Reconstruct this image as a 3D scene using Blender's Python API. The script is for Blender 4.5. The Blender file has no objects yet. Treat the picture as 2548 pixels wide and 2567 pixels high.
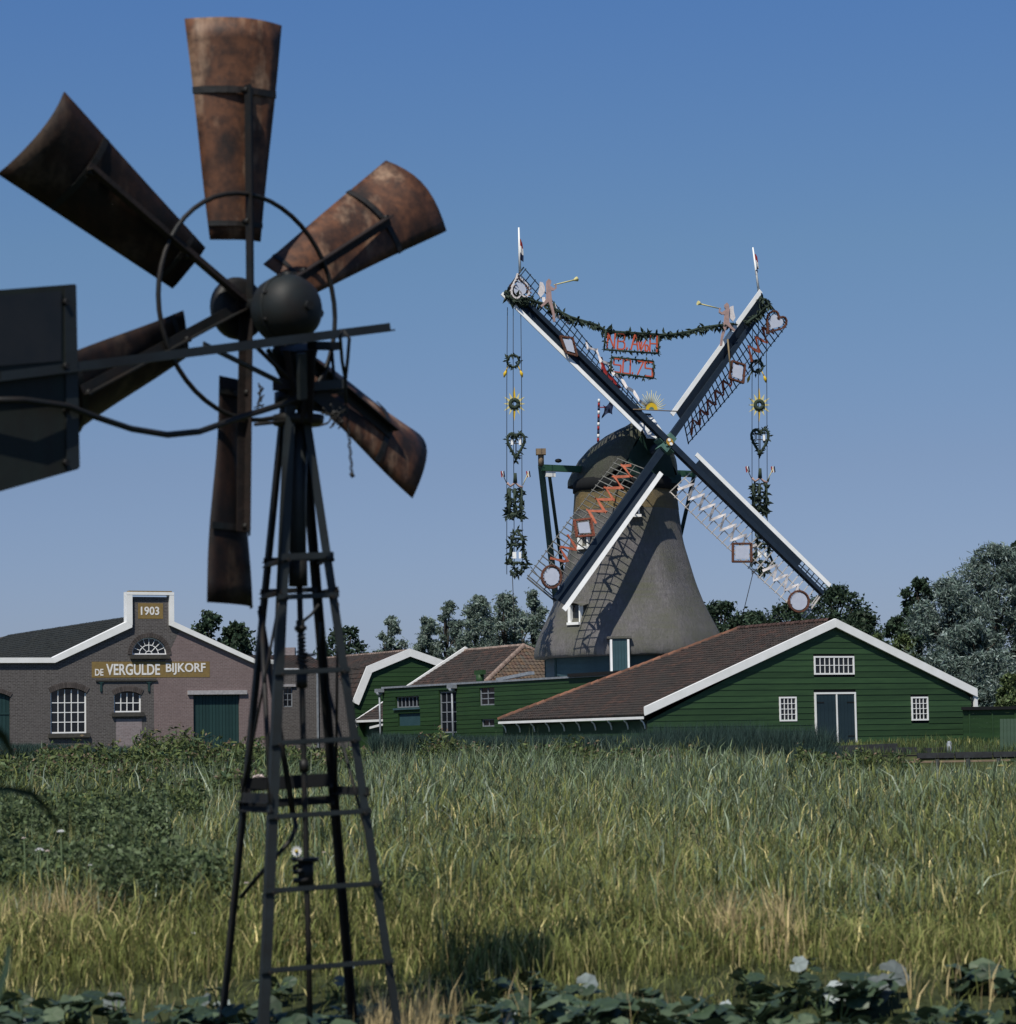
import bpy, math, random
import numpy as np
from mathutils import Vector
random.seed(7); rng = np.random.default_rng(7)
D2R = math.pi/180
scn = bpy.context.scene
col = scn.collection

# ---------------------------------------------------------------- camera
FPX = 6900.0; CX, CY = 1274.0, 1283.5; EYE = 1.0
PITCH = math.atan(586.5/FPX); ROLL = 1.0*D2R
_F = np.array([0, math.cos(PITCH), math.sin(PITCH)]); _R0 = np.array([1., 0, 0]); _U0 = np.array([0, -math.sin(PITCH), math.cos(PITCH)])
_R = math.cos(ROLL)*_R0 - math.sin(ROLL)*_U0; _U = math.sin(ROLL)*_R0 + math.cos(ROLL)*_U0
_C = np.array([0, 0, EYE])
cam = bpy.data.cameras.new('camera'); camo = bpy.data.objects.new('camera', cam); col.objects.link(camo)
from mathutils import Matrix
M = Matrix(((_R[0], _U[0], -_F[0], 0), (_R[1], _U[1], -_F[1], 0), (_R[2], _U[2], -_F[2], EYE), (0, 0, 0, 1)))
camo.matrix_world = M
cam.lens = 150.0; cam.sensor_fit = 'HORIZONTAL'; cam.sensor_width = 150.0*2548/FPX
cam.clip_start = 0.5; cam.clip_end = 9000
cam.dof.use_dof = True; cam.dof.focus_distance = 135; cam.dof.aperture_fstop = 13.0
scn.camera = camo

# ---------------------------------------------------------------- light
SUN_AZ, SUN_EL = 20.0, 55.0          # azimuth to the left of straight behind the camera
w = bpy.data.worlds.new('World'); scn.world = w; w.use_nodes = True
nt = w.node_tree; nt.nodes.clear()
sky = nt.nodes.new('ShaderNodeTexSky'); sky.sky_type = 'NISHITA'; sky.sun_disc = False
sky.sun_elevation = SUN_EL*D2R
sky.sun_rotation = (180 + SUN_AZ)*D2R
sky.altitude = 0; sky.air_density = 1.0; sky.dust_density = 0.6; sky.ozone_density = 4.0
bg = nt.nodes.new('ShaderNodeBackground'); wo = nt.nodes.new('ShaderNodeOutputWorld')
bg.inputs[1].default_value = 0.0565
# film response to the sky: a smooth tint by height above the horizon, the same all round
tcw = nt.nodes.new('ShaderNodeTexCoord'); sxyz = nt.nodes.new('ShaderNodeSeparateXYZ'); rmp = nt.nodes.new('ShaderNodeValToRGB'); mul = nt.nodes.new('ShaderNodeVectorMath'); mul.operation = 'MULTIPLY'
dbl = nt.nodes.new('ShaderNodeVectorMath'); dbl.operation = 'SCALE'; dbl.inputs['Scale'].default_value = 2.0
nt.links.new(tcw.outputs['Generated'], sxyz.inputs[0]); nt.links.new(sxyz.outputs[2], rmp.inputs[0])
_e = rmp.color_ramp.elements
for _ in range(3): _e.new(.5)
for _q, (_p, _c) in zip(_e, ((0, (.80, .88, 1.40)), (.045, (.83, .88, 1.25)), (.10, (.87, .88, 1.11)), (.18, (.87, 1.01, 1.16)), (.27, (.75, 1.03, 1.38)))):
    _q.position = _p; _q.color = (*[x/2 for x in _c], 1)
nt.links.new(rmp.outputs[0], dbl.inputs[0]); nt.links.new(dbl.outputs[0], mul.inputs[0]); nt.links.new(sky.outputs[0], mul.inputs[1]); nt.links.new(mul.outputs[0], bg.inputs[0])
nt.links.new(bg.outputs[0], wo.inputs[0])
sl = bpy.data.lights.new('sun', 'SUN'); sl.energy = 4.1; sl.angle = 0.5*D2R; sl.color = (1.0, 0.95, 0.86)
so = bpy.data.objects.new('sun', sl); col.objects.link(so)
sd = Vector((-math.sin(SUN_AZ*D2R)*math.cos(SUN_EL*D2R), -math.cos(SUN_AZ*D2R)*math.cos(SUN_EL*D2R), math.sin(SUN_EL*D2R)))
so.rotation_euler = sd.to_track_quat('Z', 'Y').to_euler(); so.location = (-30, -60, 80)
scn.view_settings.view_transform = 'Standard'; scn.view_settings.look = 'None'
scn.view_settings.exposure = 0.2; scn.view_settings.gamma = 1.0; scn.view_settings.use_curve_mapping = False
scn.cycles.max_bounces = 6; scn.cycles.diffuse_bounces = 2; scn.cycles.transparent_max_bounces = 6

# ---------------------------------------------------------------- helpers
def V(*a): return np.array(a, float)
def nrm(v): v = np.asarray(v, float); return v/np.linalg.norm(v)
def ray(px, py): return _F + _R*(px-CX)/FPX - _U*(py-CY)/FPX
def at(px, py, Y): d = ray(px, py); return _C + d*Y/d[1]
def onplane(px, py, O, n):
    d = ray(px, py); return _C + d*(np.dot(O-_C, n)/np.dot(d, n))

class Fr:
    """facade frame: origin O, ex along the wall, ey into the building, z up"""
    def __init__(s, O, ex):
        s.O = np.array(O, float); s.ex = nrm(ex); s.ey = np.array([-s.ex[1], s.ex[0], 0]); s.ez = V(0, 0, 1)
    def p(s, a, b, z): return s.O + s.ex*a + s.ey*b + s.ez*z
    def hit(s, px, py, b=0):
        q = onplane(px, py, s.O+s.ey*b, s.ey) - s.O
        return float(q@s.ex), float(q[2])

class MB:
    def __init__(s): s.v = []; s.f = []; s.sm = []
    def add(s, vs, fs, smooth=False):
        o = len(s.v); s.v += [tuple(map(float, x)) for x in vs]
        s.f += [tuple(i+o for i in f) for f in fs]; s.sm += [smooth]*len(fs); return s
    def box(s, c, h, ex=(1, 0, 0), ey=(0, 1, 0), ez=(0, 0, 1)):
        c = np.array(c, float); ex = np.array(ex, float)*h[0]; ey = np.array(ey, float)*h[1]; ez = np.array(ez, float)*h[2]
        vs = [c+i*ex+j*ey+k*ez for k in (-1, 1) for j in (-1, 1) for i in (-1, 1)]
        return s.add(vs, [(0, 2, 3, 1), (4, 5, 7, 6), (0, 1, 5, 4), (2, 6, 7, 3), (0, 4, 6, 2), (1, 3, 7, 5)])
    def beam(s, p0, p1, wd, th, side=(0, 0, 1)):
        """bar from p0 to p1; wd measured along 'side' (made perpendicular), th along the third axis"""
        p0 = np.array(p0, float); p1 = np.array(p1, float); a = p1-p0; L = np.linalg.norm(a); a /= L
        sd_ = np.array(side, float); sd_ -= a*(sd_@a)
        if np.linalg.norm(sd_) < 1e-6: sd_ = np.cross(a, V(1, 0, 0.3))
        sd_ = nrm(sd_); t = np.cross(a, sd_)
        return s.box((p0+p1)/2, (L/2, wd/2, th/2), a, sd_, t)
    def angle(s, p0, p1, wd, th, side, side2):
        """L-profile bar"""
        side = nrm(side); side2 = nrm(side2)
        s.beam(np.array(p0)+side*wd/2, np.array(p1)+side*wd/2, wd, th, side)
        return s.beam(np.array(p0)+side2*wd/2, np.array(p1)+side2*wd/2, wd, th, side2)
    def tube(s, pts, rad, seg=8, cap=True):
        pts = [np.array(p, float) for p in pts]; n = len(pts)
        if not hasattr(rad, '__len__'): rad = [rad]*n
        vs = []; up = None
        for i, p in enumerate(pts):
            d = nrm(pts[min(i+1, n-1)]-pts[max(i-1, 0)])
            if up is None: up = V(0, 0, 1) if abs(d[2]) < .9 else V(1, 0, 0)
            x = np.cross(d, up); x = nrm(x) if np.linalg.norm(x) > 1e-6 else V(1, 0, 0); up = np.cross(x, d)
            for k in range(seg):
                a = 2*math.pi*k/seg; vs.append(p+rad[i]*(math.cos(a)*x+math.sin(a)*up))
        fs = [(i*seg+k, i*seg+(k+1) % seg, (i+1)*seg+(k+1) % seg, (i+1)*seg+k) for i in range(n-1) for k in range(seg)]
        s.add(vs, fs, True)
        if cap:
            o = len(s.v)-n*seg
            s.f += [tuple(o+k for k in range(seg))[::-1], tuple(o+(n-1)*seg+k for k in range(seg))]; s.sm += [False]*2
        return s
    def grid(s, P, smooth=True, closed=False):
        """P[i][j] points"""
        n = len(P); m = len(P[0]); mm = m if closed else m-1
        return s.add([p for r in P for p in r], [(i*m+j, i*m+(j+1) % m, (i+1)*m+(j+1) % m, (i+1)*m+j) for i in range(n-1) for j in range(mm)], smooth)
    def prism(s, poly, off):
        off = np.array(off, float); n = len(poly); vs = [np.array(p, float) for p in poly]
        return s.add(vs+[v+off for v in vs], [tuple(range(n)), tuple(range(2*n-1, n-1, -1))]+[(i, i+n, (i+1) % n+n, (i+1) % n) for i in range(n)])
    def sphere(s, c, r, seg=16, rings=10):
        c = np.array(c, float); r = np.array([r]*3 if not hasattr(r, '__len__') else r, float)
        P = [[c+r*V(math.sin(t)*math.cos(a), math.sin(t)*math.sin(a), math.cos(t)) for a in np.linspace(0, 2*math.pi, seg, endpoint=False)] for t in np.linspace(0.001, math.pi-.001, rings)]
        return s.grid(P, True, True)
    def build(s, name, mat, parent=None, origin=None, kind=None, label=None):
        v = np.array(s.v, float)
        if origin is None:
            origin = (v.min(0)+v.max(0))/2
            origin[2] = v[:, 2].min()
        origin = np.array(origin, float)
        me = bpy.data.meshes.new(name); me.from_pydata((v-origin).tolist(), [], s.f)
        me.polygons.foreach_set('use_smooth', s.sm); me.validate()
        me.materials.append(mat); me.update()
        return link(name, me, parent, origin, kind, label)

WO = {}
def link(name, me, parent=None, origin=(0, 0, 0), kind=None, label=None):
    o = bpy.data.objects.new(name, me); col.objects.link(o)
    origin = np.array(origin, float); WO[o.name] = origin
    if parent is not None:
        o.parent = parent; o.location = tuple(origin-WO[parent.name])
    else: o.location = tuple(origin)
    if kind: o['kind'] = kind
    if label: o['label'] = label
    return o
def tag(o, label, cat, group=None):
    o['label'] = label; o['category'] = cat
    if group: o['group'] = group
    return o
def thing(name, label, cat, loc, group=None):
    o = bpy.data.objects.new(name, None); col.objects.link(o); o.location = tuple(map(float, loc)); o.empty_display_size = .3
    WO[o.name] = np.array(loc, float); return tag(o, label, cat, group)

def fill_mesh(outer, holes, depth, tomap):
    """2D polygon with holes -> solid of given depth; tomap(x, y, d) -> world"""
    cu = bpy.data.curves.new('tmp', 'CURVE'); cu.dimensions = '2D'; cu.fill_mode = 'BOTH'; cu.extrude = depth/2
    for ring in [outer]+list(holes):
        sp = cu.splines.new('POLY'); sp.points.add(len(ring)-1); sp.use_cyclic_u = True
        for q, p in zip(sp.points, ring): q.co = (p[0], p[1], 0, 1)
    ob = bpy.data.objects.new('tmp', cu); me = bpy.data.meshes.new_from_object(ob)
    vs = [tomap(v.co.x, v.co.y, v.co.z+depth/2) for v in me.vertices]; fs = [tuple(p.vertices) for p in me.polygons]
    bpy.data.objects.remove(ob); bpy.data.curves.remove(cu); bpy.data.meshes.remove(me)
    return MB().add(vs, fs)

def text_mesh(txt, height, width, tomap, depth=.02, bold=0.012):
    cu = bpy.data.curves.new('tmp', 'FONT'); cu.body = txt; cu.size = 1; cu.extrude = .5; cu.offset = bold; cu.resolution_u = 3
    ob = bpy.data.objects.new('tmp', cu); me = bpy.data.meshes.new_from_object(ob)
    c = np.array([v.co[:] for v in me.vertices]); lo, hi = c.min(0), c.max(0)
    vs = [tomap((p[0]-lo[0])/(hi[0]-lo[0])*width, (p[1]-lo[1])/(hi[1]-lo[1])*height, (p[2]+.5)*depth) for p in c]
    fs = [tuple(p.vertices) for p in me.polygons]
    bpy.data.objects.remove(ob); bpy.data.curves.remove(cu); bpy.data.meshes.remove(me)
    return MB().add(vs, fs)

# ---------------------------------------------------------------- materials
def newmat(name):
    m = bpy.data.materials.new(name); m.use_nodes = True; t = m.node_tree
    return m, t, t.nodes['Principled BSDF']
def N(t, ty, **kw):
    n = t.nodes.new(ty)
    for k, v in kw.items(): setattr(n, k, v)
    return n
def mixc(t, fac, a, b):
    n = N(t, 'ShaderNodeMix', data_type='RGBA')
    for i, x in ((0, fac), (6, a), (7, b)):
        if hasattr(x, 'is_linked') or hasattr(x, 'links'): t.links.new(x, n.inputs[i])
        elif i: n.inputs[i].default_value = (*x, 1)
        else: n.inputs[0].default_value = x
    return n.outputs[2]
def noise(t, scale, detail=4, vec=None, rough=.6, sc3=None):
    n = N(t, 'ShaderNodeTexNoise'); n.inputs['Scale'].default_value = scale; n.inputs['Detail'].default_value = detail; n.inputs['Roughness'].default_value = rough
    if vec is None:
        vec = N(t, 'ShaderNodeTexCoord').outputs['Object']
    if sc3:
        mp = N(t, 'ShaderNodeMapping'); mp.inputs['Scale'].default_value = sc3; t.links.new(vec, mp.inputs[0]); vec = mp.outputs[0]
    t.links.new(vec, n.inputs['Vector']); return n.outputs['Fac']
def ramp(t, fac, stops):
    r = N(t, 'ShaderNodeValToRGB'); e = r.color_ramp.elements
    while len(e) < len(stops): e.new(.5)
    for q, (p, c) in zip(e, stops): q.position = p; q.color = (*c, 1) if len(c) == 3 else c
    t.links.new(fac, r.inputs[0]); return r.outputs[0]
def bump(t, b, h, st=.3, dist=.02):
    n = N(t, 'ShaderNodeBump'); n.inputs['Strength'].default_value = st; n.inputs['Distance'].default_value = dist
    t.links.new(h, n.inputs['Height']); t.links.new(n.outputs[0], b.inputs['Normal'])
def mat(name, c, c2=None, rough=.7, scale=2., met=0, bmp=0, sc3=None, spec=.3, lo=.35, hi=.65, rnd=0):
    m, t, b = newmat(name); b.inputs['Roughness'].default_value = rough; b.inputs['Metallic'].default_value = met
    b.inputs['Specular IOR Level'].default_value = spec
    if c2 is None: c2 = tuple(x*.75 for x in c)
    f = noise(t, scale, sc3=sc3); o = ramp(t, f, [(lo, c), (hi, c2)])
    if rnd:   # each object its own slight shade of paint or clay
        oi = N(t, 'ShaderNodeObjectInfo'); mr = N(t, 'ShaderNodeMapRange'); t.links.new(oi.outputs['Random'], mr.inputs[0])
        mr.inputs[3].default_value = 1-rnd; mr.inputs[4].default_value = 1+rnd
        vm = N(t, 'ShaderNodeVectorMath', operation='SCALE'); t.links.new(o, vm.inputs[0]); t.links.new(mr.outputs[0], vm.inputs['Scale']); o = vm.outputs[0]
    t.links.new(o, b.inputs['Base Color'])
    if bmp: bump(t, b, f, bmp)
    return m
WHITE = mat('white_paint', (.84, .84, .81), (.76, .76, .72), .5, 1.5)
WHITE2 = mat('weathered_white_paint', (.66, .67, .66), (.45, .46, .46), .6, 4)
GREEN = mat('green_paint', (.032, .070, .027), (.022, .049, .021), .55, 1.6, sc3=(.35, .35, 3), rnd=.17, spec=.25)
GREEN2 = mat('dark_green_paint', (.025, .058, .019), (.017, .042, .015), .55, 1.6, sc3=(.35, .35, 3), rnd=.17, spec=.25)
GAP = mat('tarred_wood', (.008, .009, .010), None, .9)
NAVY = mat('navy_paint', (.010, .018, .030), (.014, .023, .035), .5, 3)
DOORBLUE = mat('dark_blue_door_paint', (.014, .028, .036), (.022, .040, .048), .5, 3, sc3=(1, 1, .3))
TEAL = mat('teal_paint', (.014, .040, .040), (.020, .050, .047), .55, 2, rnd=.1)
TEALGREY = mat('grey_teal_boards', (.045, .090, .100), (.035, .070, .080), .6, 2, rnd=.12)
TEALDOOR = mat('teal_door_paint', (.030, .070, .080), (.024, .058, .066), .55, 2, rnd=.05)
LIGHTGREEN = mat('grey_green_cast_iron', (.10, .19, .15), (.06, .12, .10), .5, 6)
ZINC = mat('grey_zinc', (.30, .32, .34), (.20, .22, .24), .5, 5, met=.2)
CONC = mat('pale_concrete', (.42, .40, .40), (.30, .29, .29), .8, 6)
GLASS, _t, _b = newmat('dark_window_glass'); _b.inputs['Base Color'].default_value = (.012, .014, .018, 1); _b.inputs['Roughness'].default_value = .08; _b.inputs['Specular IOR Level'].default_value = .5
IRON = mat('black_painted_iron', (.007, .009, .009), (.016, .012, .009), .55, 9, met=.0, bmp=.2, spec=.3)
IRONL = mat('grey_green_painted_iron', (.015, .020, .021), (.011, .012, .011), .55, 6, bmp=.15, spec=.4)
IRONB = mat('brown_rusted_iron', (.022, .014, .011), (.010, .008, .007), .7, 14, bmp=.3)
GEAR = mat('black_green_gear_case', (.009, .013, .013), (.012, .009, .007), .6, 5, bmp=.15, spec=.3)
VANE = mat('green_black_vane_sheet', (.013, .019, .015), (.012, .010, .008), .65, 5, bmp=.25, sc3=(1, 1, .4))
NEEDLE = mat('dark_evergreen_sprigs', (.018, .032, .022), (.034, .050, .032), .8, 8)
ROPE = mat('tarred_rope', (.03, .03, .03), None, .9)
TAN = mat('hemp_rope', (.22, .17, .10), None, .9)
YELLOW = mat('yellow_paint', (.62, .42, .02), (.5, .33, .02), .5, 5)
PALEY = mat('faded_yellow_paint', (.62, .56, .25), (.52, .46, .2), .6, 5)
GOLD = mat('gilt_and_ochre_paint', (.45, .25, .03), (.30, .17, .03), .5, 8)
RED = mat('red_orange_paint', (.50, .10, .05), (.42, .08, .04), .6, 5)
RIBRED = mat('red_brown_ribbon', (.34, .09, .045), (.22, .06, .035), .7, 8)
RIBWHITE = mat('white_ribbon', (.66, .62, .60), (.5, .46, .44), .7, 8)
FRAMEBR = mat('brown_garland_frame', (.15, .055, .035), (.06, .035, .022), .8, 12)
SHEET = mat('pale_blue_white_sheet', (.46, .49, .56), (.40, .43, .50), .5, 2)
PINK = mat('faded_pink_paint', (.38, .25, .22), (.28, .20, .18), .7, 5)
FRED = mat('flag_red', (.28, .02, .02), (.20, .015, .015), .7, 5)
FWHITE = mat('flag_white', (.7, .7, .7), None, .7)
FBLUE = mat('flag_blue', (.012, .022, .06), None, .7)
LATW = mat('cream_lattice', (.55, .52, .48), (.38, .35, .32), .7, 5, rnd=.15)  # lattice tone differs from sail to sail
LATG = mat('grey_lattice', (.16, .16, .14), (.09, .09, .085), .7, 5, rnd=.2)
LATN = mat('navy_lattice', (.016, .028, .040), None, .6, 5)
OCHRE = mat('ochre_sign_paint', (.24, .165, .055), (.19, .13, .05), .7, 8)
PLASTER = mat('sign_white_letters', (.80, .78, .74), (.7, .68, .64), .7, 8)
QUAYW = mat('black_quay_timber', (.030, .034, .036), (.018, .019, .02), .8, 5)
TANW = mat('pale_timber', (.22, .16, .10), (.16, .12, .08), .8, 5)
BARK = mat('tree_bark', (.045, .038, .030), (.03, .026, .02), .9, 5)

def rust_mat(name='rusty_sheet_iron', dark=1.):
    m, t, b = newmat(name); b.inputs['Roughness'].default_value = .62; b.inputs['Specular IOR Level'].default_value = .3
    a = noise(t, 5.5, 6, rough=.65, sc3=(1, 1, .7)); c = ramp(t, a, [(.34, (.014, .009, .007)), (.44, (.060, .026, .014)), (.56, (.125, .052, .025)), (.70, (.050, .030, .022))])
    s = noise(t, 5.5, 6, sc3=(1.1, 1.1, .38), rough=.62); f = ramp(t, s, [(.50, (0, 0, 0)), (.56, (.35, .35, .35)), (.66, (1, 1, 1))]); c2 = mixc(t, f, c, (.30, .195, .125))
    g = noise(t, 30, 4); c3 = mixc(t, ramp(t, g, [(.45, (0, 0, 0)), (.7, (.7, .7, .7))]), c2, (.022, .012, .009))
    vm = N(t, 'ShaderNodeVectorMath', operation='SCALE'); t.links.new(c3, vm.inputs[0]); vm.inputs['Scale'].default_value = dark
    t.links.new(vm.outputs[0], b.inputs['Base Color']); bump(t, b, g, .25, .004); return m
RUST = rust_mat(); RUSTSHADE = rust_mat('shaded_rusty_sheet_iron', .19)  # second one darkened: shade on the turned-away blades put into the colour

def thatch_mat(name, c, c2, moss):
    m, t, b = newmat(name); b.inputs['Roughness'].default_value = .62; b.inputs['Specular IOR Level'].default_value = .4
    f = noise(t, 6.5, 8, sc3=(1, 1, .20), rough=.85); base = ramp(t, f, [(.36, c2), (.62, c)])
    g = noise(t, .45, 5, rough=.65); base = mixc(t, ramp(t, g, [(.40, (0, 0, 0)), (.62, (1, 1, 1))]), base, moss)
    tc = N(t, 'ShaderNodeTexCoord'); mp = N(t, 'ShaderNodeMapping'); mp.inputs['Scale'].default_value = (.15, .15, 9); t.links.new(tc.outputs['Object'], mp.inputs[0])
    w_ = N(t, 'ShaderNodeTexNoise'); w_.inputs['Scale'].default_value = 1; w_.inputs['Detail'].default_value = 3; t.links.new(mp.outputs[0], w_.inputs['Vector'])
    base = mixc(t, ramp(t, w_.outputs['Fac'], [(.38, (0, 0, 0)), (.68, (.6, .6, .6))]), base, tuple(x*.55 for x in c))
    t.links.new(base, b.inputs['Base Color']); bump(t, b, f, 1.0, .10); return m
THATCH = thatch_mat('grey_thatch', (.190, .178, .176), (.075, .070, .070), (.098, .099, .070))
THATCHCAP = thatch_mat('dark_mossy_thatch', (.085, .082, .062), (.045, .045, .036), (.055, .066, .034))
THATCHY = thatch_mat('yellow_new_thatch', (.24, .17, .06), (.14, .10, .045), (.12, .10, .06))

def tile_mat(name, cols, moss=None):
    m, t, b = newmat(name); b.inputs['Roughness'].default_value = .8; b.inputs['Specular IOR Level'].default_value = .25
    uv = N(t, 'ShaderNodeUVMap'); fl = N(t, 'ShaderNodeVectorMath', operation='FLOOR'); t.links.new(uv.outputs[0], fl.inputs[0])
    wn = N(t, 'ShaderNodeTexWhiteNoise', noise_dimensions='2D'); t.links.new(fl.outputs[0], wn.inputs['Vector'])
    c = ramp(t, wn.outputs['Value'], [(i/(len(cols)-1), q) for i, q in enumerate(cols)])
    g = noise(t, .6, 5); c = mixc(t, ramp(t, g, [(.42, (0, 0, 0)), (.62, (.75, .75, .75))]), c, moss or cols[0])
    g2 = noise(t, 3.5, 6, rough=.8); c = mixc(t, ramp(t, g2, [(.5, (0, 0, 0)), (.62, (.7, .7, .7))]), c, tuple(x*.45 for x in cols[0]))
    h = noise(t, 12, 4); c = mixc(t, ramp(t, h, [(.4, (.0, .0, .0)), (.75, (.6, .6, .6))]), c, tuple(x*.5 for x in cols[0]))
    t.links.new(c, b.inputs['Base Color']); return m
TILE = tile_mat('brown_pantiles', [(.034, .028, .025), (.056, .040, .033), (.040, .033, .029), (.082, .045, .033), (.028, .026, .024)], (.034, .032, .028))
TILEC = tile_mat('mixed_orange_grey_pantiles', [(.12, .062, .042), (.085, .070, .058), (.16, .095, .050), (.085, .085, .072), (.10, .055, .040)], (.10, .085, .06))
TILEK = tile_mat('black_slate_tiles', [(.014, .018, .019), (.022, .026, .026), (.017, .021, .021), (.028, .030, .028)], (.020, .022, .019))
RIDGET = mat('orange_ridge_tile', (.20, .085, .045), (.10, .055, .040), .8, 3, rnd=.4)
RIDGEB = mat('brown_ridge_tile', (.085, .045, .034), (.05, .035, .03), .8, 3, rnd=.35)
RIDGEP = mat('pale_lichened_ridge_tile', (.24, .19, .155), (.14, .085, .065), .8, 6, rnd=.3)

def brick_mat(name, c1, c2, mortar, patch=None):
    m, t, b = newmat(name); b.inputs['Roughness'].default_value = .85; b.inputs['Specular IOR Level'].default_value = .2
    uv = N(t, 'ShaderNodeUVMap'); br = N(t, 'ShaderNodeTexBrick'); t.links.new(uv.outputs[0], br.inputs[0])
    br.inputs['Scale'].default_value = 1; br.inputs['Brick Width'].default_value = .25; br.inputs['Row Height'].default_value = .082; br.inputs['Mortar Size'].default_value = .011
    br.inputs['Color1'].default_value = (*c1, 1); br.inputs['Color2'].default_value = (*c2, 1); br.inputs['Mortar'].default_value = (*mortar, 1); br.inputs['Bias'].default_value = -.1
    n1 = noise(t, 1.0, 5, vec=uv.outputs[0]); c = mixc(t, ramp(t, n1, [(.38, (0, 0, 0)), (.7, (.7, .7, .7))]), br.outputs[0], patch or mortar)
    n2 = noise(t, 9, 4, vec=uv.outputs[0]); c = mixc(t, ramp(t, n2, [(.45, (0, 0, 0)), (.75, (.55, .55, .55))]), c, tuple(x*.6 for x in c1))
    t.links.new(c, b.inputs['Base Color']); bump(t, b, br.outputs['Fac'], -.4, .01); return m
BRICK = brick_mat('grey_brown_brick', (.062, .054, .050), (.105, .094, .088), (.19, .18, .17), (.11, .10, .096))
BRICKP = brick_mat('purple_pink_brick', (.165, .120, .114), (.205, .148, .140), (.26, .22, .21), (.185, .140, .134))
BRICKL = brick_mat('pale_infill_brick', (.20, .16, .155), (.27, .21, .21), (.28, .25, .25))
BRICKD = mat('dark_arch_brick', (.062, .052, .047), (.09, .075, .068), .85, 8, rnd=.25)
SILL = mat('dark_stone_sill', (.045, .042, .038), (.065, .062, .05), .8, 6)

def attr_mat(name, base, tip, alt, rough=.6, trans=.25, altamt=.5, spec=.2, lo=.42, hi=1.6):
    """plants: colour from root (x) to tip along the leaf, each leaf its own shade"""
    m, t, b = newmat(name); b.inputs['Roughness'].default_value = rough; b.inputs['Specular IOR Level'].default_value = spec
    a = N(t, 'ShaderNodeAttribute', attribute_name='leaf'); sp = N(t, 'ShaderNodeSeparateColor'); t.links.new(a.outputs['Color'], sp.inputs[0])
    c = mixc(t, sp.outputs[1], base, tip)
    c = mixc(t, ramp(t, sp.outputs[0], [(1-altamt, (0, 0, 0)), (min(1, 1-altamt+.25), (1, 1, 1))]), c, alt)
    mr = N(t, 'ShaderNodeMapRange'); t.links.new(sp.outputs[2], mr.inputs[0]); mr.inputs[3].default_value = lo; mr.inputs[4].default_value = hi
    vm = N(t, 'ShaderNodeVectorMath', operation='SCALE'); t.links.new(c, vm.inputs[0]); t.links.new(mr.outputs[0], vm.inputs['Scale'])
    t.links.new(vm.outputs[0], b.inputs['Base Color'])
    if trans:
        tr = N(t, 'ShaderNodeBsdfTranslucent'); t.links.new(vm.outputs[0], tr.inputs[0]); mx = N(t, 'ShaderNodeMixShader'); mx.inputs[0].default_value = trans
        t.links.new(b.outputs[0], mx.inputs[1]); t.links.new(tr.outputs[0], mx.inputs[2]); t.links.new(mx.outputs[0], t.nodes['Material Output'].inputs[0])
    return m
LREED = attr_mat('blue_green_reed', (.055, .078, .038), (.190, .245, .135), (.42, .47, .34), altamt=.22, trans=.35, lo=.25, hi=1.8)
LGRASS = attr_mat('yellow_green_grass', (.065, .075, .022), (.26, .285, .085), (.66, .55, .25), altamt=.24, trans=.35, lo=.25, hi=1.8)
LSTRAW = attr_mat('dry_straw', (.42, .33, .16), (.52, .41, .21), (.30, .23, .11), altamt=.3)
LWEED = attr_mat('olive_weed_leaves', (.055, .080, .030), (.125, .150, .048), (.060, .105, .055), altamt=.3)
LBRAM = attr_mat('dark_bramble_leaves', (.050, .075, .034), (.105, .140, .060), (.14, .18, .10), altamt=.2)
LPINK = attr_mat('pink_brown_seed_heads', (.13, .10, .06), (.20, .135, .10), (.16, .13, .06), altamt=.4)
LDARK = attr_mat('dark_blue_green_reed', (.018, .036, .028), (.034, .062, .050), (.05, .08, .06), altamt=.15)
TDARK = attr_mat('dark_tree_leaves', (.026, .048, .030), (.038, .064, .036), (.065, .095, .055), altamt=.3, trans=.25)
TGREY = attr_mat('grey_green_poplar_leaves', (.11, .155, .12), (.15, .20, .155), (.26, .31, .27), altamt=.4, trans=.35)
TSILV = attr_mat('silver_willow_leaves', (.085, .125, .100), (.145, .195, .165), (.33, .39, .36), altamt=.30, trans=.3)
TLIGHT = attr_mat('light_green_shrub_leaves', (.070, .105, .040), (.11, .15, .06), (.18, .22, .10), altamt=.3, trans=.2)
LBROAD = attr_mat('broad_green_leaf', (.030, .052, .026), (.042, .068, .034), (.075, .100, .055), rough=.5, altamt=.3, trans=.15, spec=.4)
LBACK = attr_mat('pale_felted_leaf_underside', (.15, .18, .17), (.20, .23, .22), (.26, .29, .28), rough=.8, altamt=.3, trans=.1)

def tri_mesh(name, V_, F_, leaf, m, parent=None, kind=None, origin=(0, 0, 0), smooth=False):
    me = bpy.data.meshes.new(name); nv, nf = len(V_), len(F_); k = F_.shape[1]
    me.vertices.add(nv); me.vertices.foreach_set('co', (V_-np.array(origin)).astype(np.float32).ravel())
    me.loops.add(nf*k); me.loops.foreach_set('vertex_index', F_.astype(np.int32).ravel())
    me.polygons.add(nf); me.polygons.foreach_set('loop_start', np.arange(0, nf*k, k, dtype=np.int32)); me.polygons.foreach_set('loop_total', np.full(nf, k, np.int32))
    if smooth: me.polygons.foreach_set('use_smooth', np.ones(nf, bool))
    at_ = me.color_attributes.new('leaf', 'FLOAT_COLOR', 'POINT')
    c4 = np.concatenate([leaf, np.ones((nv, 1))], 1).astype(np.float32); at_.data.foreach_set('color', c4.ravel())
    me.materials.append(m); me.update()
    return link(name, me, parent, origin, kind)

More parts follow.
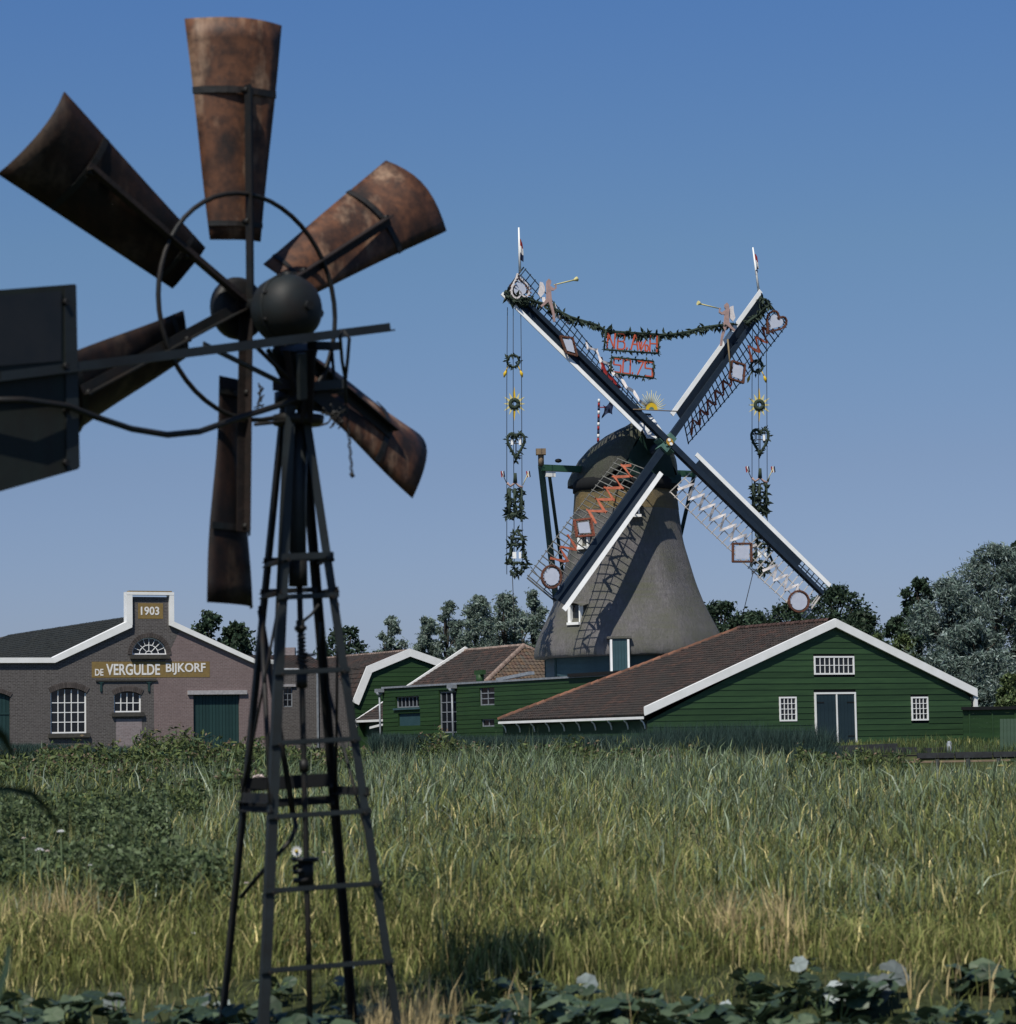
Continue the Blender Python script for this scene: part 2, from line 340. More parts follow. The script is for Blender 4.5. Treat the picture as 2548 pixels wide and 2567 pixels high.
# ---------------------------------------------------------------- shared measures
TH = math.atan(3470/FPX)                        # all the yard buildings share one direction
EXF = V(math.cos(TH), math.sin(TH), 0)          # along the gables, to the right and away
DEP = V(-math.sin(TH), math.cos(TH), 0)         # along the ridges, away and to the left
YARD = .68
def sstep(a, b, x): t = np.clip((x-a)/(b-a), 0, 1); return t*t*(3-2*t)
def pondmask(x, y):
    # basin seen beyond the reeds at the right; its back edge is the quay
    return sstep(52, 60, y)*(1-sstep(103.5, 104.5, y))*sstep(-30, -24, x)*(1-sstep(44, 50, x))
def terr(x, y):
    x = np.asarray(x, float); y = np.asarray(y, float)
    z = .03*np.sin(x*.8+1.3)*np.cos(y*.35) + .015*np.sin(x*2.7+y*1.9)
    z = z*(y < 60) - .16*(1-sstep(10.6, 12.6, y))
    z = z + (.42+.0*x)*sstep(103.6, 104.6, y)+.26*sstep(106, 114, y)
    return z - .5*pondmask(x, y)

# ---------------------------------------------------------------- ground, water
def ground():
    ys = np.concatenate([np.linspace(-40, 8, 5), np.linspace(9, 60, 90), np.linspace(61, 102, 30), np.linspace(102.5, 116, 40), np.array([130, 160, 220, 400, 900, 2500, 7000])])
    ts = np.concatenate([np.linspace(-3, -.4, 6), np.linspace(-.35, .35, 61), np.linspace(.4, 3, 6)])
    P = []
    for y in ys:
        wd = max(abs(y), 20)
        P.append([(x, y, float(terr(x, y))) for x in ts*wd*.9])
    m, t, b = newmat('grassy_soil'); b.inputs['Roughness'].default_value = .95; b.inputs['Specular IOR Level'].default_value = .1
    f = noise(t, 1.5, 6); g = noise(t, 14, 5); c = ramp(t, f, [(.35, (.020, .026, .012)), (.6, (.045, .055, .022))])
    c = mixc(t, ramp(t, g, [(.45, (0, 0, 0)), (.7, (.7, .7, .7))]), c, (.07, .075, .03)); t.links.new(c, b.inputs['Base Color']); bump(t, b, g, .5, .03)
    MB().grid(P, True).build('ground', m, origin=(0, 0, 0), kind='structure')
    m, t, b = newmat('ditch_water'); b.inputs['Base Color'].default_value = (.012, .020, .024, 1); b.inputs['Roughness'].default_value = .06; b.inputs['Specular IOR Level'].default_value = .6
    h = noise(t, 2.5, 3); bump(t, b, h, .12, .02)
    MB().add([(-26, 50, -.12), (46, 50, -.12), (46, 104.2, -.12), (-26, 104.2, -.12)], [(0, 1, 2, 3)]).build('water', m, kind='structure', origin=(10, 75, -.12))
ground()

# ---------------------------------------------------------------- building kit
def strip_clip(poly, z):
    xs = []
    for i in range(len(poly)):
        (x0, z0), (x1, z1) = poly[i], poly[(i+1) % len(poly)]
        if (z0-z)*(z1-z) < 0 or (z0 == z and z1 != z): xs.append(x0+(x1-x0)*(z-z0)/(z1-z0))
    return (min(xs), max(xs)) if len(xs) > 1 else None
def plank_wall(fr, parent, poly, holes, z0, pitch, m, name='plank', b=0.0):
    zt = max(p[1] for p in poly); z = z0; eps = 1e-4
    while z < zt-.02:
        z1 = min(z+pitch, zt-.01)
        lo = strip_clip(poly, z+eps); hi = strip_clip(poly, z1-eps)
        if lo is None or hi is None: z += pitch; continue
        segs = [(lo[0], hi[0], lo[1], hi[1])]
        for (h0, h1, g0, g1) in holes:
            if min(z1, g1)-max(z, g0) > .45*pitch:
                new = []
                for (l0, l1, r0, r1) in segs:
                    if h1 <= l0 or h0 >= r0: new.append((l0, l1, r0, r1)); continue
                    if h0 > l0+.02: new.append((l0, l1, h0, h0))
                    if r0 > h1+.02: new.append((h1, h1, r0, r1))
                segs = new
        for (l0, l1, r0, r1) in segs:
            j = random.uniform(-.003, .003); ot, bt = .014+j, .034+j; g = .010
            pts = [fr.p(l0, b-bt, z+g+j), fr.p(r0, b-bt, z+g+j*2), fr.p(r1, b-ot, z1+.02), fr.p(l1, b-ot, z1+.02)]
            back = [fr.p(l0, b+.004, z+g+j), fr.p(r0, b+.004, z+g+j*2), fr.p(r1, b+.004, z1+.02), fr.p(l1, b+.004, z1+.02)]
            MB().add(pts+back, [(0, 1, 2, 3), (7, 6, 5, 4), (0, 4, 5, 1), (3, 2, 6, 7), (0, 3, 7, 4), (1, 5, 6, 2)]).build(name, m, parent)
        z += pitch
def window(fr, parent, a0, a1, z0, z1, nx, ny, m, fw=.07, bw=.028, b=-.05, dep=.06, mid=False, name='window', glass=GLASS, arch=0):
    f = MB(); bc = b+dep/2
    def bx(x0, x1, y0, y1, d0=b, d1=b+dep): f.box(fr.p((x0+x1)/2, (d0+d1)/2, (y0+y1)/2), ((x1-x0)/2, (d1-d0)/2, (y1-y0)/2), fr.ex, fr.ey, fr.ez)
    bx(a0, a0+fw, z0, z1); bx(a1-fw, a1, z0, z1)
    bx(a0+fw, a1-fw, z0, z0+fw); 
    if not arch: bx(a0+fw, a1-fw, z1-fw, z1)
    iw = (a1-a0-2*fw)/nx; ih = (z1-z0-(1 if arch else 2)*fw)/ny
    fo = f.build(name, m, parent)
    for i in range(1, nx):
        x = a0+fw+i*iw; q = bw*(1.8 if mid and i == nx//2 else 1); g = MB(); g.box(fr.p(x, b+.5*dep, (z0+z1)/2), (q/2, dep*.4, (z1-z0)/2-fw*.9), fr.ex, fr.ey, fr.ez)
        if arch: g = MB(); g.box(fr.p(x, b+.5*dep, (z0+z1+arch)/2), (q/2, dep*.4, (z1+arch-z0)/2-fw*.4), fr.ex, fr.ey, fr.ez)
        g.build('glazing_bar', m, fo)
    for j in range(1, ny):
        z = z0+fw+j*ih; MB().box(fr.p((a0+a1)/2, b+.5*dep, z), ((a1-a0)/2-fw*.9, dep*.34, bw/2), fr.ex, fr.ey, fr.ez).build('glazing_bar', m, fo)
    for i in range(nx):
        for j in range(ny):
            x = a0+fw+(i+.5)*iw; z = z0+fw+(j+.5)*ih; hz = ih/2-bw*.3; ex_ = 0
            if arch and j == ny-1: ex_ = arch/2
            MB().box(fr.p(x, b+dep*.75, z+ex_), (iw/2-bw*.3, .006, hz+ex_), fr.ex, fr.ey, fr.ez).build('pane', glass, fo)
    return fo
def tile_roof(parent, P00, P10, P11, P01, tw, th_, m, name='roof_tiles', lift=.04):
    """P00->P10 along the eave, P01->P11 along the ridge; rows of S-shaped pantiles that overlap"""
    P00, P10, P11, P01 = [np.array(p, float) for p in (P00, P10, P11, P01)]
    e = nrm(P10-P00); n = np.cross(e, P01-P00); n = nrm(n); n = n if n[2] > 0 else -n
    s_ = np.cross(n, e); s_ = s_ if (P01-P00)@s_ > 0 else -s_
    H = (P01-P00)@s_; a01 = (P01-P00)@e; a11 = (P11-P00)@e; a10 = (P10-P00)@e; rows = int(math.ceil(H/th_))
    vs = []; fs = []; uv = []
    prof = [0, .55, .95, 1, .6, .1, -.1]; K = len(prof)
    for r in range(rows):
        y0 = r*th_; y1 = min((r+1)*th_+.04, H); t0 = y0/H; t1 = y1/H
        lo0, hi0 = a01*t0, a10+(a11-a10)*t0; lo1, hi1 = a01*t1, a10+(a11-a10)*t1
        ks = np.arange(math.floor(min(lo0, lo1)/tw*K), math.ceil(max(hi0, hi1)/tw*K)+1)
        o = len(vs)
        jit = rng.normal(0, .006, len(ks)//K+3)
        for q, k in enumerate(ks):
            a = k*tw/K; h = .035*prof[int(k) % K]; j = jit[q//K]
            for (y, l, lo, hi) in ((y0, lift+j, lo0, hi0), (y1, .004, lo1, hi1), (y0, -.03, lo0, hi0)):
                aa = min(max(a, lo), hi); vs.append(P00+e*aa+s_*y+n*(l+h))
        for q in range(len(ks)-1):
            i = o+3*q; u0 = ks[q]/K+1000; u1 = ks[q+1]/K+1000-1e-3
            if np.linalg.norm(vs[i]-vs[i+3]) < 1e-5 and np.linalg.norm(vs[i+1]-vs[i+4]) < 1e-5: continue
            fs.append((i, i+3, i+4, i+1)); uv += [(u0, r+.05), (u1, r+.05), (u1, r+.95), (u0, r+.95)]
            fs.append((i+2, i+5, i+3, i)); uv += [(u0, r+.05), (u1, r+.05), (u1, r+.1), (u0, r+.1)]
    mb = MB().add(vs, fs, True); org = P00
    me = bpy.data.meshes.new(name); me.from_pydata((np.array(mb.v)-org).tolist(), [], mb.f); ul = me.uv_layers.new(name='UVMap')
    ul.data.foreach_set('uv', np.array(uv, np.float32).ravel()); me.materials.append(m); me.update()
    return link(name, me, parent, org, 'stuff')
def slab(parent, P, th_, m, name='roof'):
    n = nrm(np.cross(np.array(P[1])-P[0], np.array(P[2])-P[0])); n = n if n[2] > 0 else -n
    return MB().prism([np.array(p)-n*.03 for p in P], -n*th_).build(name, m, parent)
def ridge_tiles(parent, p0, p1, m, L=.38, r=.13, name='ridge_tile'):
    p0, p1 = np.array(p0, float), np.array(p1, float); T = np.linalg.norm(p1-p0); n = max(1, int(T/L)); d = nrm(p1-p0); sd_ = nrm(np.cross(d, V(0, 0, 1)))
    up = np.cross(sd_, d); 
    P = []
    for (a, rr) in ((-.5, r*1.12), (.58, r*.92)):
        P.append([d*a*T/n+sd_*rr*math.cos(t)+up*(rr*math.sin(t)) for t in np.linspace(0, math.pi, 7)])
    mb = MB().grid(P, True)
    o0 = None
    for i in range(n):
        c = p0+d*(i+.5)*T/n + V(0, 0, random.uniform(-.008, .008))
        if o0 is None: o0 = mb.build(name, m, parent, origin=(0, 0, 0)); me = o0.data; o0.location = tuple(c-WO[parent.name])
        else:
            o = bpy.data.objects.new(name, me); col.objects.link(o); o.parent = parent; o.location = tuple(c-WO[parent.name])
def barge(parent, fr, pts, width, m, b0=-.12, th_=.10, name='barge_board'):
    """white verge boards: each along consecutive (a,z) points, width measured downwards at right angles"""
    for (p, q) in zip(pts[:-1], pts[1:]):
        a, z = p; a2, z2 = q; d = nrm(V(a2-a, z2-z, 0)); n = V(d[1], -d[0], 0)
        if n[1] > 0: n = -n
        P = [(a, z), (a2, z2), (a2, z2-width/abs(d[0]) if abs(d[0]) > .6 else z2), (a, z-width/abs(d[0]) if abs(d[0]) > .6 else z)]
        if abs(d[0]) <= .6: P = [(a, z), (a2, z2), (a2+n[0]*width, z2+n[1]*width), (a+n[0]*width, z+n[1]*width)]
        MB().prism([fr.p(x, b0, y) for x, y in P], fr.ey*th_).build(name, m, parent)

# ================================================================ RIGHT GREEN BARN
def barn():
    c = at(1615, 1868, 118); fr = Fr((c[0], c[1], 0), EXF)
    H = lambda x, y, b=0: fr.hit(x, y, b)
    t = thing('green_barn', 'big dark green weatherboarded barn with white gable trim, double door and brown pantile roof', 'barn', fr.p(8, 6, YARD))
    aL, zL = H(1617, 1800); aP, zP = H(2090, 1556); aR, zR = H(2434, 1738)
    aL += .1
    poly = [(aL, YARD-.1), (aL, zL-.15), (aP, zP-.12), (aR, zR-.15), (aR, YARD-.1)]
    # openings (measured on the gable)
    def rect(x0, y0, x1, y1):
        a0, za = H(x0, y0); a1, zb = H(x1, y1); return (a0, a1, zb, za)
    door = rect(2041, 1736, 2148, 1862); w1 = rect(1953, 1747, 1998, 1808); w2 = rect(2284, 1747, 2328, 1806); w3 = rect(2040, 1645, 2142, 1691)
    holes = [door, w1, w2, w3]
    MB().prism([fr.p(a, 0.02, z) for a, z in poly], fr.ey*.12).build('wall', GAP, t)
    bz = H(2200, 1875)[1]
    plank_wall(fr, t, [(p[0], max(p[1], bz)) for p in poly], [(h[0]-.02, h[1]+.02, h[2]-.02, h[3]+.02) for h in holes], bz, .262, GREEN)
    window(fr, t, *w1, 4, 4, WHITE); window(fr, t, *w2, 4, 4, WHITE); window(fr, t, *w3, 8, 2, WHITE, mid=True)
    # double door
    a0, a1, z0, z1 = door; fd = MB()
    for (x0, x1, y0, y1) in ((a0, a0+.08, z0, z1), (a1-.08, a1, z0, z1), (a0+.08, a1-.08, z1-.08, z1)): fd.box(fr.p((x0+x1)/2, -.02, (y0+y1)/2), ((x1-x0)/2, .05, (y1-y0)/2), fr.ex, fr.ey, fr.ez)
    fd.build('door_frame', WHITE, t)
    xm = a0+(a1-a0)*.53
    for (x0, x1) in ((a0+.08, xm-.03), (xm+.03, a1-.08)):
        d = MB(); d.box(fr.p((x0+x1)/2, 0, (z0+z1-.08)/2), ((x1-x0)/2, .03, (z1-.08-z0)/2), fr.ex, fr.ey, fr.ez); do = d.build('door', DOORBLUE, t)
        n = 5
        for i in range(n): MB().box(fr.p(x0+(i+.5)*(x1-x0)/n, -.036, (z0+z1-.1)/2), ((x1-x0)/n/2-.006, .008, (z1-z0-.14)/2), fr.ex, fr.ey, fr.ez).build('plank', DOORBLUE, do)
        for zz in (z0+.3, z1-.45): MB().box(fr.p(x0+.22 if x0 < xm-.2 else x1-.22, -.05, zz), (.18, .006, .025), fr.ex, fr.ey, fr.ez).build('hinge', IRON, do)
    MB().box(fr.p(xm, -.04, (z0+z1)/2-.04), (.035, .03, (z1-z0)/2-.05), fr.ex, fr.ey, fr.ez).build('centre_post', WHITE, t)
    # verge boards
    aE, zE = H(1613, 1786); 
    barge(t, fr, [(aE, H(1613, 1772)[1]), (aP, H(2090, 1551)[1])], .35, WHITE, b0=-.2, th_=.14)
    barge(t, fr, [(aP, H(2090, 1551)[1]), (aR+.25, H(2438, 1727)[1])], .35, WHITE, b0=-.203, th_=.14)
    MB().box(fr.p(aR+.2, -.08, H(2437, 1755)[1]), (.085, .06, .36), fr.ex, fr.ey, fr.ez).build('corner_board', WHITE, t)
    # roof
    L = 13.7; zr = zP-.02; ze = H(1615, 1792)[1]; hl = 8.1
    hip = fr.p(aP, hl, zr)
    E0 = fr.p(aE-.1, -.1, ze-.02); E1 = fr.p(aE-.1, L, ze-.02)
    slab(t, [E0, E1, hip, fr.p(aP, -.1, zr)], .10, GAP, 'roof_deck')
    tile_roof(t, E1, E0, fr.p(aP, -.1, zr), hip, .23, .30, TILE)
    zer = zR-.05; aer = aR+.3
    slab(t, [fr.p(aP, -.1, zr), hip, fr.p(aer, L, zer), fr.p(aer, -.1, zer)], .10, GAP, 'roof_deck')
    tile_roof(t, fr.p(aer, -.1, zer), fr.p(aer, L, zer), hip, fr.p(aP, -.1, zr), .23, .30, TILE)
    slab(t, [E1, hip, fr.p(aer, L, zer)], .08, TILE, 'roof_end')
    ridge_tiles(t, fr.p(aP, .25, zr+.03), hip+V(0, 0, .03), RIDGEB)
    ridge_tiles(t, hip, E1+V(0, 0, .03), RIDGET)
    # side wall, gutter and curved brackets under the eave
    sf = Fr(fr.p(aL, 0, 0), -DEP)
    MB().prism([fr.p(aL, .1, YARD-.1), fr.p(aL, L, YARD-.1), fr.p(aL, L, zL-.1), fr.p(aL, .1, zL-.1)], fr.ex*.1).build('side_wall', GREEN2, t)
    MB().prism([fr.p(aR-.1, .1, YARD-.1), fr.p(aR-.1, L, YARD-.1), fr.p(aR-.1, L, zR-.2), fr.p(aR-.1, .1, zR-.2)], fr.ex*.1).build('side_wall', GREEN2, t)
    MB().prism([fr.p(aL, L, YARD-.1), fr.p(aR, L, YARD-.1), fr.p(aR, L, zL), fr.p(aL, L, zL)], fr.ey*.1).build('rear_wall', GREEN2, t)
    g = MB(); g.box((np.array(E0)+E1)/2+V(0, 0, -.11)+fr.ex*.02, (L/2+.05, .05, .055), DEP, EXF); g.build('gutter', WHITE, t)
    n = 10
    for i in range(n):
        b = .15+i*(L-.4)/(n-1); p = fr.p(aE-.06, b, ze-.16)
        pts = [p, p+fr.ex*.03+V(0, 0, -.07), p+fr.ex*.14+V(0, 0, -.16), p+fr.ex*.20+V(0, 0, -.30), p+fr.ex*.22+V(0, 0, -.45)]
        MB().tube(pts, .035, 5).build('eave_bracket', WHITE, t)
barn()

# ================================================================ BRICK BUILDING
def uv_wall(mb, fr, name, m, parent, kind=None):
    o = mb.build(name, m, parent); me = o.data; org = WO[o.name]; ul = me.uv_layers.new(name='UVMap')
    co = [np.array(v.co)+org-fr.O for v in me.vertices]
    for lp in me.loops: q = co[lp.vertex_index]; ul.data[lp.index].uv = (float(q@fr.ex)+float(q@fr.ey)+50, float(q[2])+5)
    return o
def arch_ring(fr, parent, ac, zc, r, a_from, a_to, w_=.22, b=-.035, n=15, rx=None):
    """soldier-course arch: separate bricks"""
    rx = rx or r
    for i in range(n):
        t0 = a_from+(a_to-a_from)*i/n; t1 = a_from+(a_to-a_from)*(i+.88)/n
        P = [(ac+rx*math.cos(t0), zc+r*math.sin(t0)), (ac+(rx+w_)*math.cos(t0), zc+(r+w_)*math.sin(t0)), (ac+(rx+w_)*math.cos(t1), zc+(r+w_)*math.sin(t1)), (ac+rx*math.cos(t1), zc+r*math.sin(t1))]
        MB().prism([fr.p(x, b, y) for x, y in P], fr.ey*.06).build('brick', BRICKD, parent)
def brick_hall():
    c = at(373, 1870, 150); fr = Fr((c[0], c[1], 0), EXF); H = lambda x, y, b=0: fr.hit(x, y, b)
    t = thing('brick_hall', 'old brick warehouse with stepped white coping, dated 1903, and painted name above the windows', 'warehouse', fr.p(0, 8, YARD))
    g = YARD-.2
    left = H(-160, 1650)[0]; right = H(682, 1655)[0]
    pL = H(133, 1662); pBL = H(322, 1572); pBR = H(430, 1568); pTL = H(322, 1496); pTR = H(430, 1496); pR = H(640, 1664)
    z_l = H(60, 1663)[1]; z_r = H(660, 1664)[1]
    outer = [(left, g), (left, z_l), pL, (pBL[0], pBL[1]), (pBL[0], pTL[1]), (pBR[0], pTL[1]), (pBR[0], pBR[1]), pR, (right, pR[1]), (right, g)]
    # openings
    lw = (*H(127, 1839), *H(217, 1737)); lw = (lw[0], lw[2], lw[1], lw[3])
    sw = (*H(286, 1786), *H(354, 1742)); sw = (sw[0], sw[2], sw[1], sw[3])
    dr = (*H(486, 1900), *H(601, 1742)); dr = (dr[0], dr[2], g, dr[3])
    gd = (H(-60, 1900)[0], H(26, 1900)[0], g, H(26, 1747)[1])
    fan_c = H(375, 1641); fr_r = (H(420, 1641)[0]-H(333, 1641)[0])/2; fan_z = H(375, 1598)[1]-fan_c[1]
    def archtop(a0, a1, z0, z1, rise, n=8):
        m_ = (a0+a1)/2; h = (a1-a0)/2
        return [(a0, z0), (a1, z0)]+[(m_+h*math.cos(q), z1+rise*math.sin(q)) for q in np.linspace(0, math.pi, n)]
    holes = [archtop(*lw, .28), archtop(*sw, .2), [(dr[0], dr[2]+.01), (dr[1], dr[2]+.01), (dr[1], dr[3]), (dr[0], dr[3])], archtop(gd[0], gd[1], gd[2]+.01, gd[3], .25),
             [(fan_c[0]+fr_r*math.cos(q), fan_c[1]+fan_z*math.sin(q)) for q in np.linspace(0, math.pi, 14)]]
    # the right-hand part was repaired in pinker brick: the wall is two panels that meet along that line
    s1 = H(386, 1760)[0]; s2 = H(452, 1580)
    # seam crosses the name board; dark brick to its left and above
    ax = (s1, g); bx_ = (s1, H(386, 1716)[1]); cx_ = (s2[0], s2[1]+.0)
    kx = s2[0]; kz = pBR[1]+(pR[1]-pBR[1])*(kx-pBR[0])/(pR[0]-pBR[0])
    mapf = lambda x, y, d: fr.p(x, d, y)
    dark = [(left, g), (left, z_l), pL, (pBL[0], pBL[1]), (pBL[0], pTL[1]), (pBR[0], pTL[1]), (pBR[0], pBR[1]), (kx, kz), bx_, ax]
    pink = [ax, bx_, (kx, kz), pR, (right, pR[1]), (right, g)]
    # holes that lie wholly in each panel
    dk = fill_mesh(dark, [holes[0], holes[1], holes[3], holes[4]], .25, mapf); uv_wall(dk, fr, 'wall', BRICK, t)
    pk = fill_mesh(pink, [holes[2]], .25, mapf); uv_wall(pk, fr, 'wall', BRICKP, t)
    # infill below the small window
    a0, z1 = H(291, 1803); a1, z0 = H(356, 1850)
    uv_wall(MB().prism([fr.p(a0, -.012, g), fr.p(a1, -.012, g), fr.p(a1, -.012, z1), fr.p(a0, -.012, z1)], fr.ey*.02), fr, 'infill_panel', BRICKL, t)
    # dark interior
    for h in (lw, sw, gd): MB().box(fr.p((h[0]+h[1])/2, .30, (h[2]+h[3])/2+.1), ((h[1]-h[0])/2+.1, .02, (h[3]-h[2])/2+.35), fr.ex, fr.ey, fr.ez).build('inner_lining', GAP, t)
    MB().box(fr.p(fan_c[0], .30, fan_c[1]+.4), (fr_r+.1, .02, .7), fr.ex, fr.ey, fr.ez).build('inner_lining', GAP, t)
    # windows in their openings
    window(fr, t, *lw, 5, 4, WHITE, fw=.075, bw=.045, b=.10, arch=.22); window(fr, t, *sw, 4, 2, WHITE, fw=.075, bw=.045, b=.10, arch=.15)
    m_ = (lw[0]+lw[1])/2; hw = (lw[1]-lw[0])/2
    for (q, rise, n) in ((lw, .28, 20), (sw, .2, 16)):
        m_ = (q[0]+q[1])/2; hw = (q[1]-q[0])/2; R_ = (hw*hw+rise*rise)/(2*rise); an = math.asin(hw/R_); arch_ring(fr, t, m_, q[3]+rise-R_, R_, math.pi/2-an, math.pi/2+an, n=n, w_=.30)
        MB().box(fr.p(m_, -.03, q[2]-.12), (hw+.14, .12, .11), fr.ex, fr.ey, fr.ez).build('sill', SILL, t)
    arch_ring(fr, t, fan_c[0], fan_c[1], fan_z+.01, 0, math.pi, n=24, w_=.24, rx=fr_r+.01)
    MB().box(fr.p(fan_c[0], -.05, fan_c[1]-.12), (fr_r+.12, .12, .11), fr.ex, fr.ey, fr.ez).build('sill', SILL, t)
    hw2 = (gd[1]-gd[0])/2; R_ = (hw2*hw2+.0625)/.5; an = math.asin(hw2/R_); arch_ring(fr, t, (gd[0]+gd[1])/2, gd[3]+.25-R_, R_, math.pi/2-an, math.pi/2+an, n=18)
    # fan light
    fo = MB(); P0 = []
    def arc(r0, r1, b=.11): 
        k = fan_z/fr_r
        return [[fr.p(fan_c[0]+r*math.cos(q), b, fan_c[1]+.03+r*k*.97*math.sin(q)) for q in np.linspace(0, math.pi, 20)] for r in (r0, r1)]
    fo.grid(arc(fr_r*.93, fr_r*1.0), False); fo.box(fr.p(fan_c[0], .11, fan_c[1]+.03), (fr_r, .02, .035), fr.ex, fr.ey, fr.ez)
    fn = fo.build('window', WHITE, t)
    MB().grid(arc(fr_r*.52, fr_r*.57), False).build('glazing_bar', WHITE, fn); MB().grid(arc(fr_r*.16, fr_r*.21), False).build('glazing_bar', WHITE, fn)
    for i in range(1, 8):
        q = math.pi*i/8; dx, dz = math.cos(q), math.sin(q)*fan_z/fr_r; r0 = .18 if i in (2, 4, 6) else .53
        MB().beam(fr.p(fan_c[0]+fr_r*r0*dx, .11, fan_c[1]+.03+fr_r*r0*dz), fr.p(fan_c[0]+fr_r*.95*dx, .11, fan_c[1]+.03+fr_r*.95*dz), .03, .04, np.cross(fr.ey, fr.ex*dx+fr.ez*dz)).build('glazing_bar', WHITE, fn)
    for i in range(8):
        q0, q1 = math.pi*i/8+.02, math.pi*(i+1)/8-.02; k = fan_z/fr_r; P = [(0, 0)]+[(fr_r*.95*math.cos(q), fr_r*.95*k*math.sin(q)) for q in np.linspace(q0, q1, 4)]
        MB().prism([fr.p(fan_c[0]+x, .15, fan_c[1]+.03+y) for x, y in P], fr.ey*.01).build('pane', GLASS, fn)
    # plank doors
    def planks(h, n, b):
        d = MB().box(fr.p((h[0]+h[1])/2, b+.05, (h[2]+h[3])/2), ((h[1]-h[0])/2, .03, (h[3]-h[2])/2), fr.ex, fr.ey, fr.ez).build('door', TEAL, t)
        for i in range(n):
            MB().box(fr.p(h[0]+(i+.5)*(h[1]-h[0])/n, b, (h[2]+h[3])/2), ((h[1]-h[0])/n/2-.012, .02, (h[3]-h[2])/2), fr.ex, fr.ey, fr.ez).build('plank', TEAL, d)
        return d
    planks(dr, 14, .17)
    d2 = planks((gd[0], gd[1], gd[2], gd[3]+.22), 9, .14)
    MB().box(fr.p((gd[0]+gd[1])/2, .11, H(13, 1789)[1]), ((gd[1]-gd[0])/2, .02, .05), fr.ex, fr.ey, fr.ez).build('door_rail', TEAL, t)
    la = H(470, 1733)[0]; lb = H(618, 1733)[0]
    MB().box(fr.p((la+lb)/2, -.04, H(545, 1736)[1]), ((lb-la)/2, .08, .11), fr.ex, fr.ey, fr.ez).build('lintel', CONC, t)
    # copings
    cw = .36; path = [(left, z_l+.22), (pL[0]-.05, z_l+.22), (pBL[0]-.08, pBL[1]+.30), (pBL[0]-.08, pTL[1]+.22)]
    def cop(P, name='coping', extra=.0): MB().prism([fr.p(x, -.18-extra, y) for x, y in P], fr.ey*(.5+extra)).build(name, WHITE, t)
    c_ = .30
    cop([(left, z_l+.02), (left, z_l+.30), (pL[0]-.06, z_l+.30), (pL[0]+.06, z_l+.02)])
    cop([(pL[0]+.06, z_l+.02), (pL[0]-.06, z_l+.30), (pBL[0]-.15, pBL[1]+.28), (pBL[0]+.16, pBL[1]+.10), (pBL[0]+.16, pBL[1]-.02)], extra=.004)
    cop([(pBL[0]-.15, pBL[1]+.28), (pBL[0]-.15, pTL[1]+.1), (pBL[0]+.18, pTL[1]+.1), (pBL[0]+.18, pBL[1]+.10)])
    cop([(pBR[0]-.16, pBR[1]+.0), (pBR[0]-.16, pTR[1]+.1), (pBR[0]+.10, pTR[1]+.1), (pBR[0]+.10, pBR[1]+.16)])
    cop([(pBR[0]-.16, pBR[1]+.0), (pBR[0]+.10, pBR[1]+.20), (pR[0]+.02, pR[1]+.22), (pR[0]-.02, pR[1]-.02)], extra=.004)
    cop([(pBL[0]-.15, pTL[1]+.1), (pBL[0]-.15, pTL[1]+.26), (pBR[0]+.10, pTL[1]+.26), (pBR[0]+.10, pTL[1]+.1)], extra=.008)
    cop([(pR[0]-.02, pR[1]-.02), (pR[0]+.02, pR[1]+.22), (right+.1, pR[1]+.22), (right+.1, pR[1]-.02)])
    for i in range(9):
        aa = pBL[0]+.0+(pBR[0]-pBL[0])*(i+.5)/9
        MB().box(fr.p(aa, .05, pTL[1]+.295), ((pBR[0]-pBL[0])/18-.01, .2, .03), fr.ex, fr.ey, fr.ez).build('brick', OCHRE, t)
    # name board and date board: flat paint, thin panels
    def board(x0, y0, x1, y1, txts, m=OCHRE):
        a0, zt = H(x0, y0); a1, zb = H(x1, y1)
        zb2 = H(x0, y1 if y1 > y0 else y0)[1]
        bo = MB().prism([fr.p(a0, -.012, zb2), fr.p(a1, -.012, zb2), fr.p(a1, -.012, zt), fr.p(a0, -.012, zt)], fr.ey*.03).build('sign_board', m, t)
        for (tx, bx0, by0, bx1, by1) in txts:
            q0, zz0 = H(bx0, by0); q1, zz1 = H(bx1, by1); 
            text_mesh(tx, zz1-zz0, q1-q0, lambda x, y, d: fr.p(q0+x, -.014-d, zz0+y), .012, .02).build('lettering', PLASTER, bo)
    board(230, 1659, 526, 1699, [('DE', 238, 1694, 259, 1677), ('VERGULDE', 266, 1693, 401, 1664), ('BIJKORF', 416, 1692, 515, 1662)])
    board(346, 1512, 409, 1551, [('1903', 353, 1542, 399, 1521)])
    # two green iron wall anchors
    for px in (253, 373):
        a, z = H(px, 1715); mb = MB(); mb.box(fr.p(a, -.03, z-.1), (.05, .03, .3), fr.ex, fr.ey, fr.ez)
        mb.beam(fr.p(a, -.03, z), fr.p(a-.25, -.03, z+.22), .06, .04, fr.ey); mb.beam(fr.p(a, -.03, z), fr.p(a+.25, -.03, z+.22), .06, .04, fr.ey); mb.build('wall_anchor', TEAL, t)
    mb = MB().box(fr.p(H(317, 1700)[0], -.05, H(317, 1706)[1]), (1.75, .03, .04), fr.ex, fr.ey, fr.ez).build('iron_rail', SILL, t)
    # roofs behind the parapet
    zr = H(345, 1541, 0)[1]; ar = (pBL[0]+pBR[0])/2-.3; eL = pL[0]-1.6; zE = z_l+.0
    sl = (zr-z_l)/(ar-pL[0]); zEl = zr-sl*(ar-eL)
    L = 26
    tile_roof(t, fr.p(eL, L, zEl), fr.p(eL, .3, zEl), fr.p(ar, .3, zr), fr.p(ar, L, zr), .26, .33, TILEK)
    eR = pR[0]+.3; zer = zr-sl*(eR-ar)
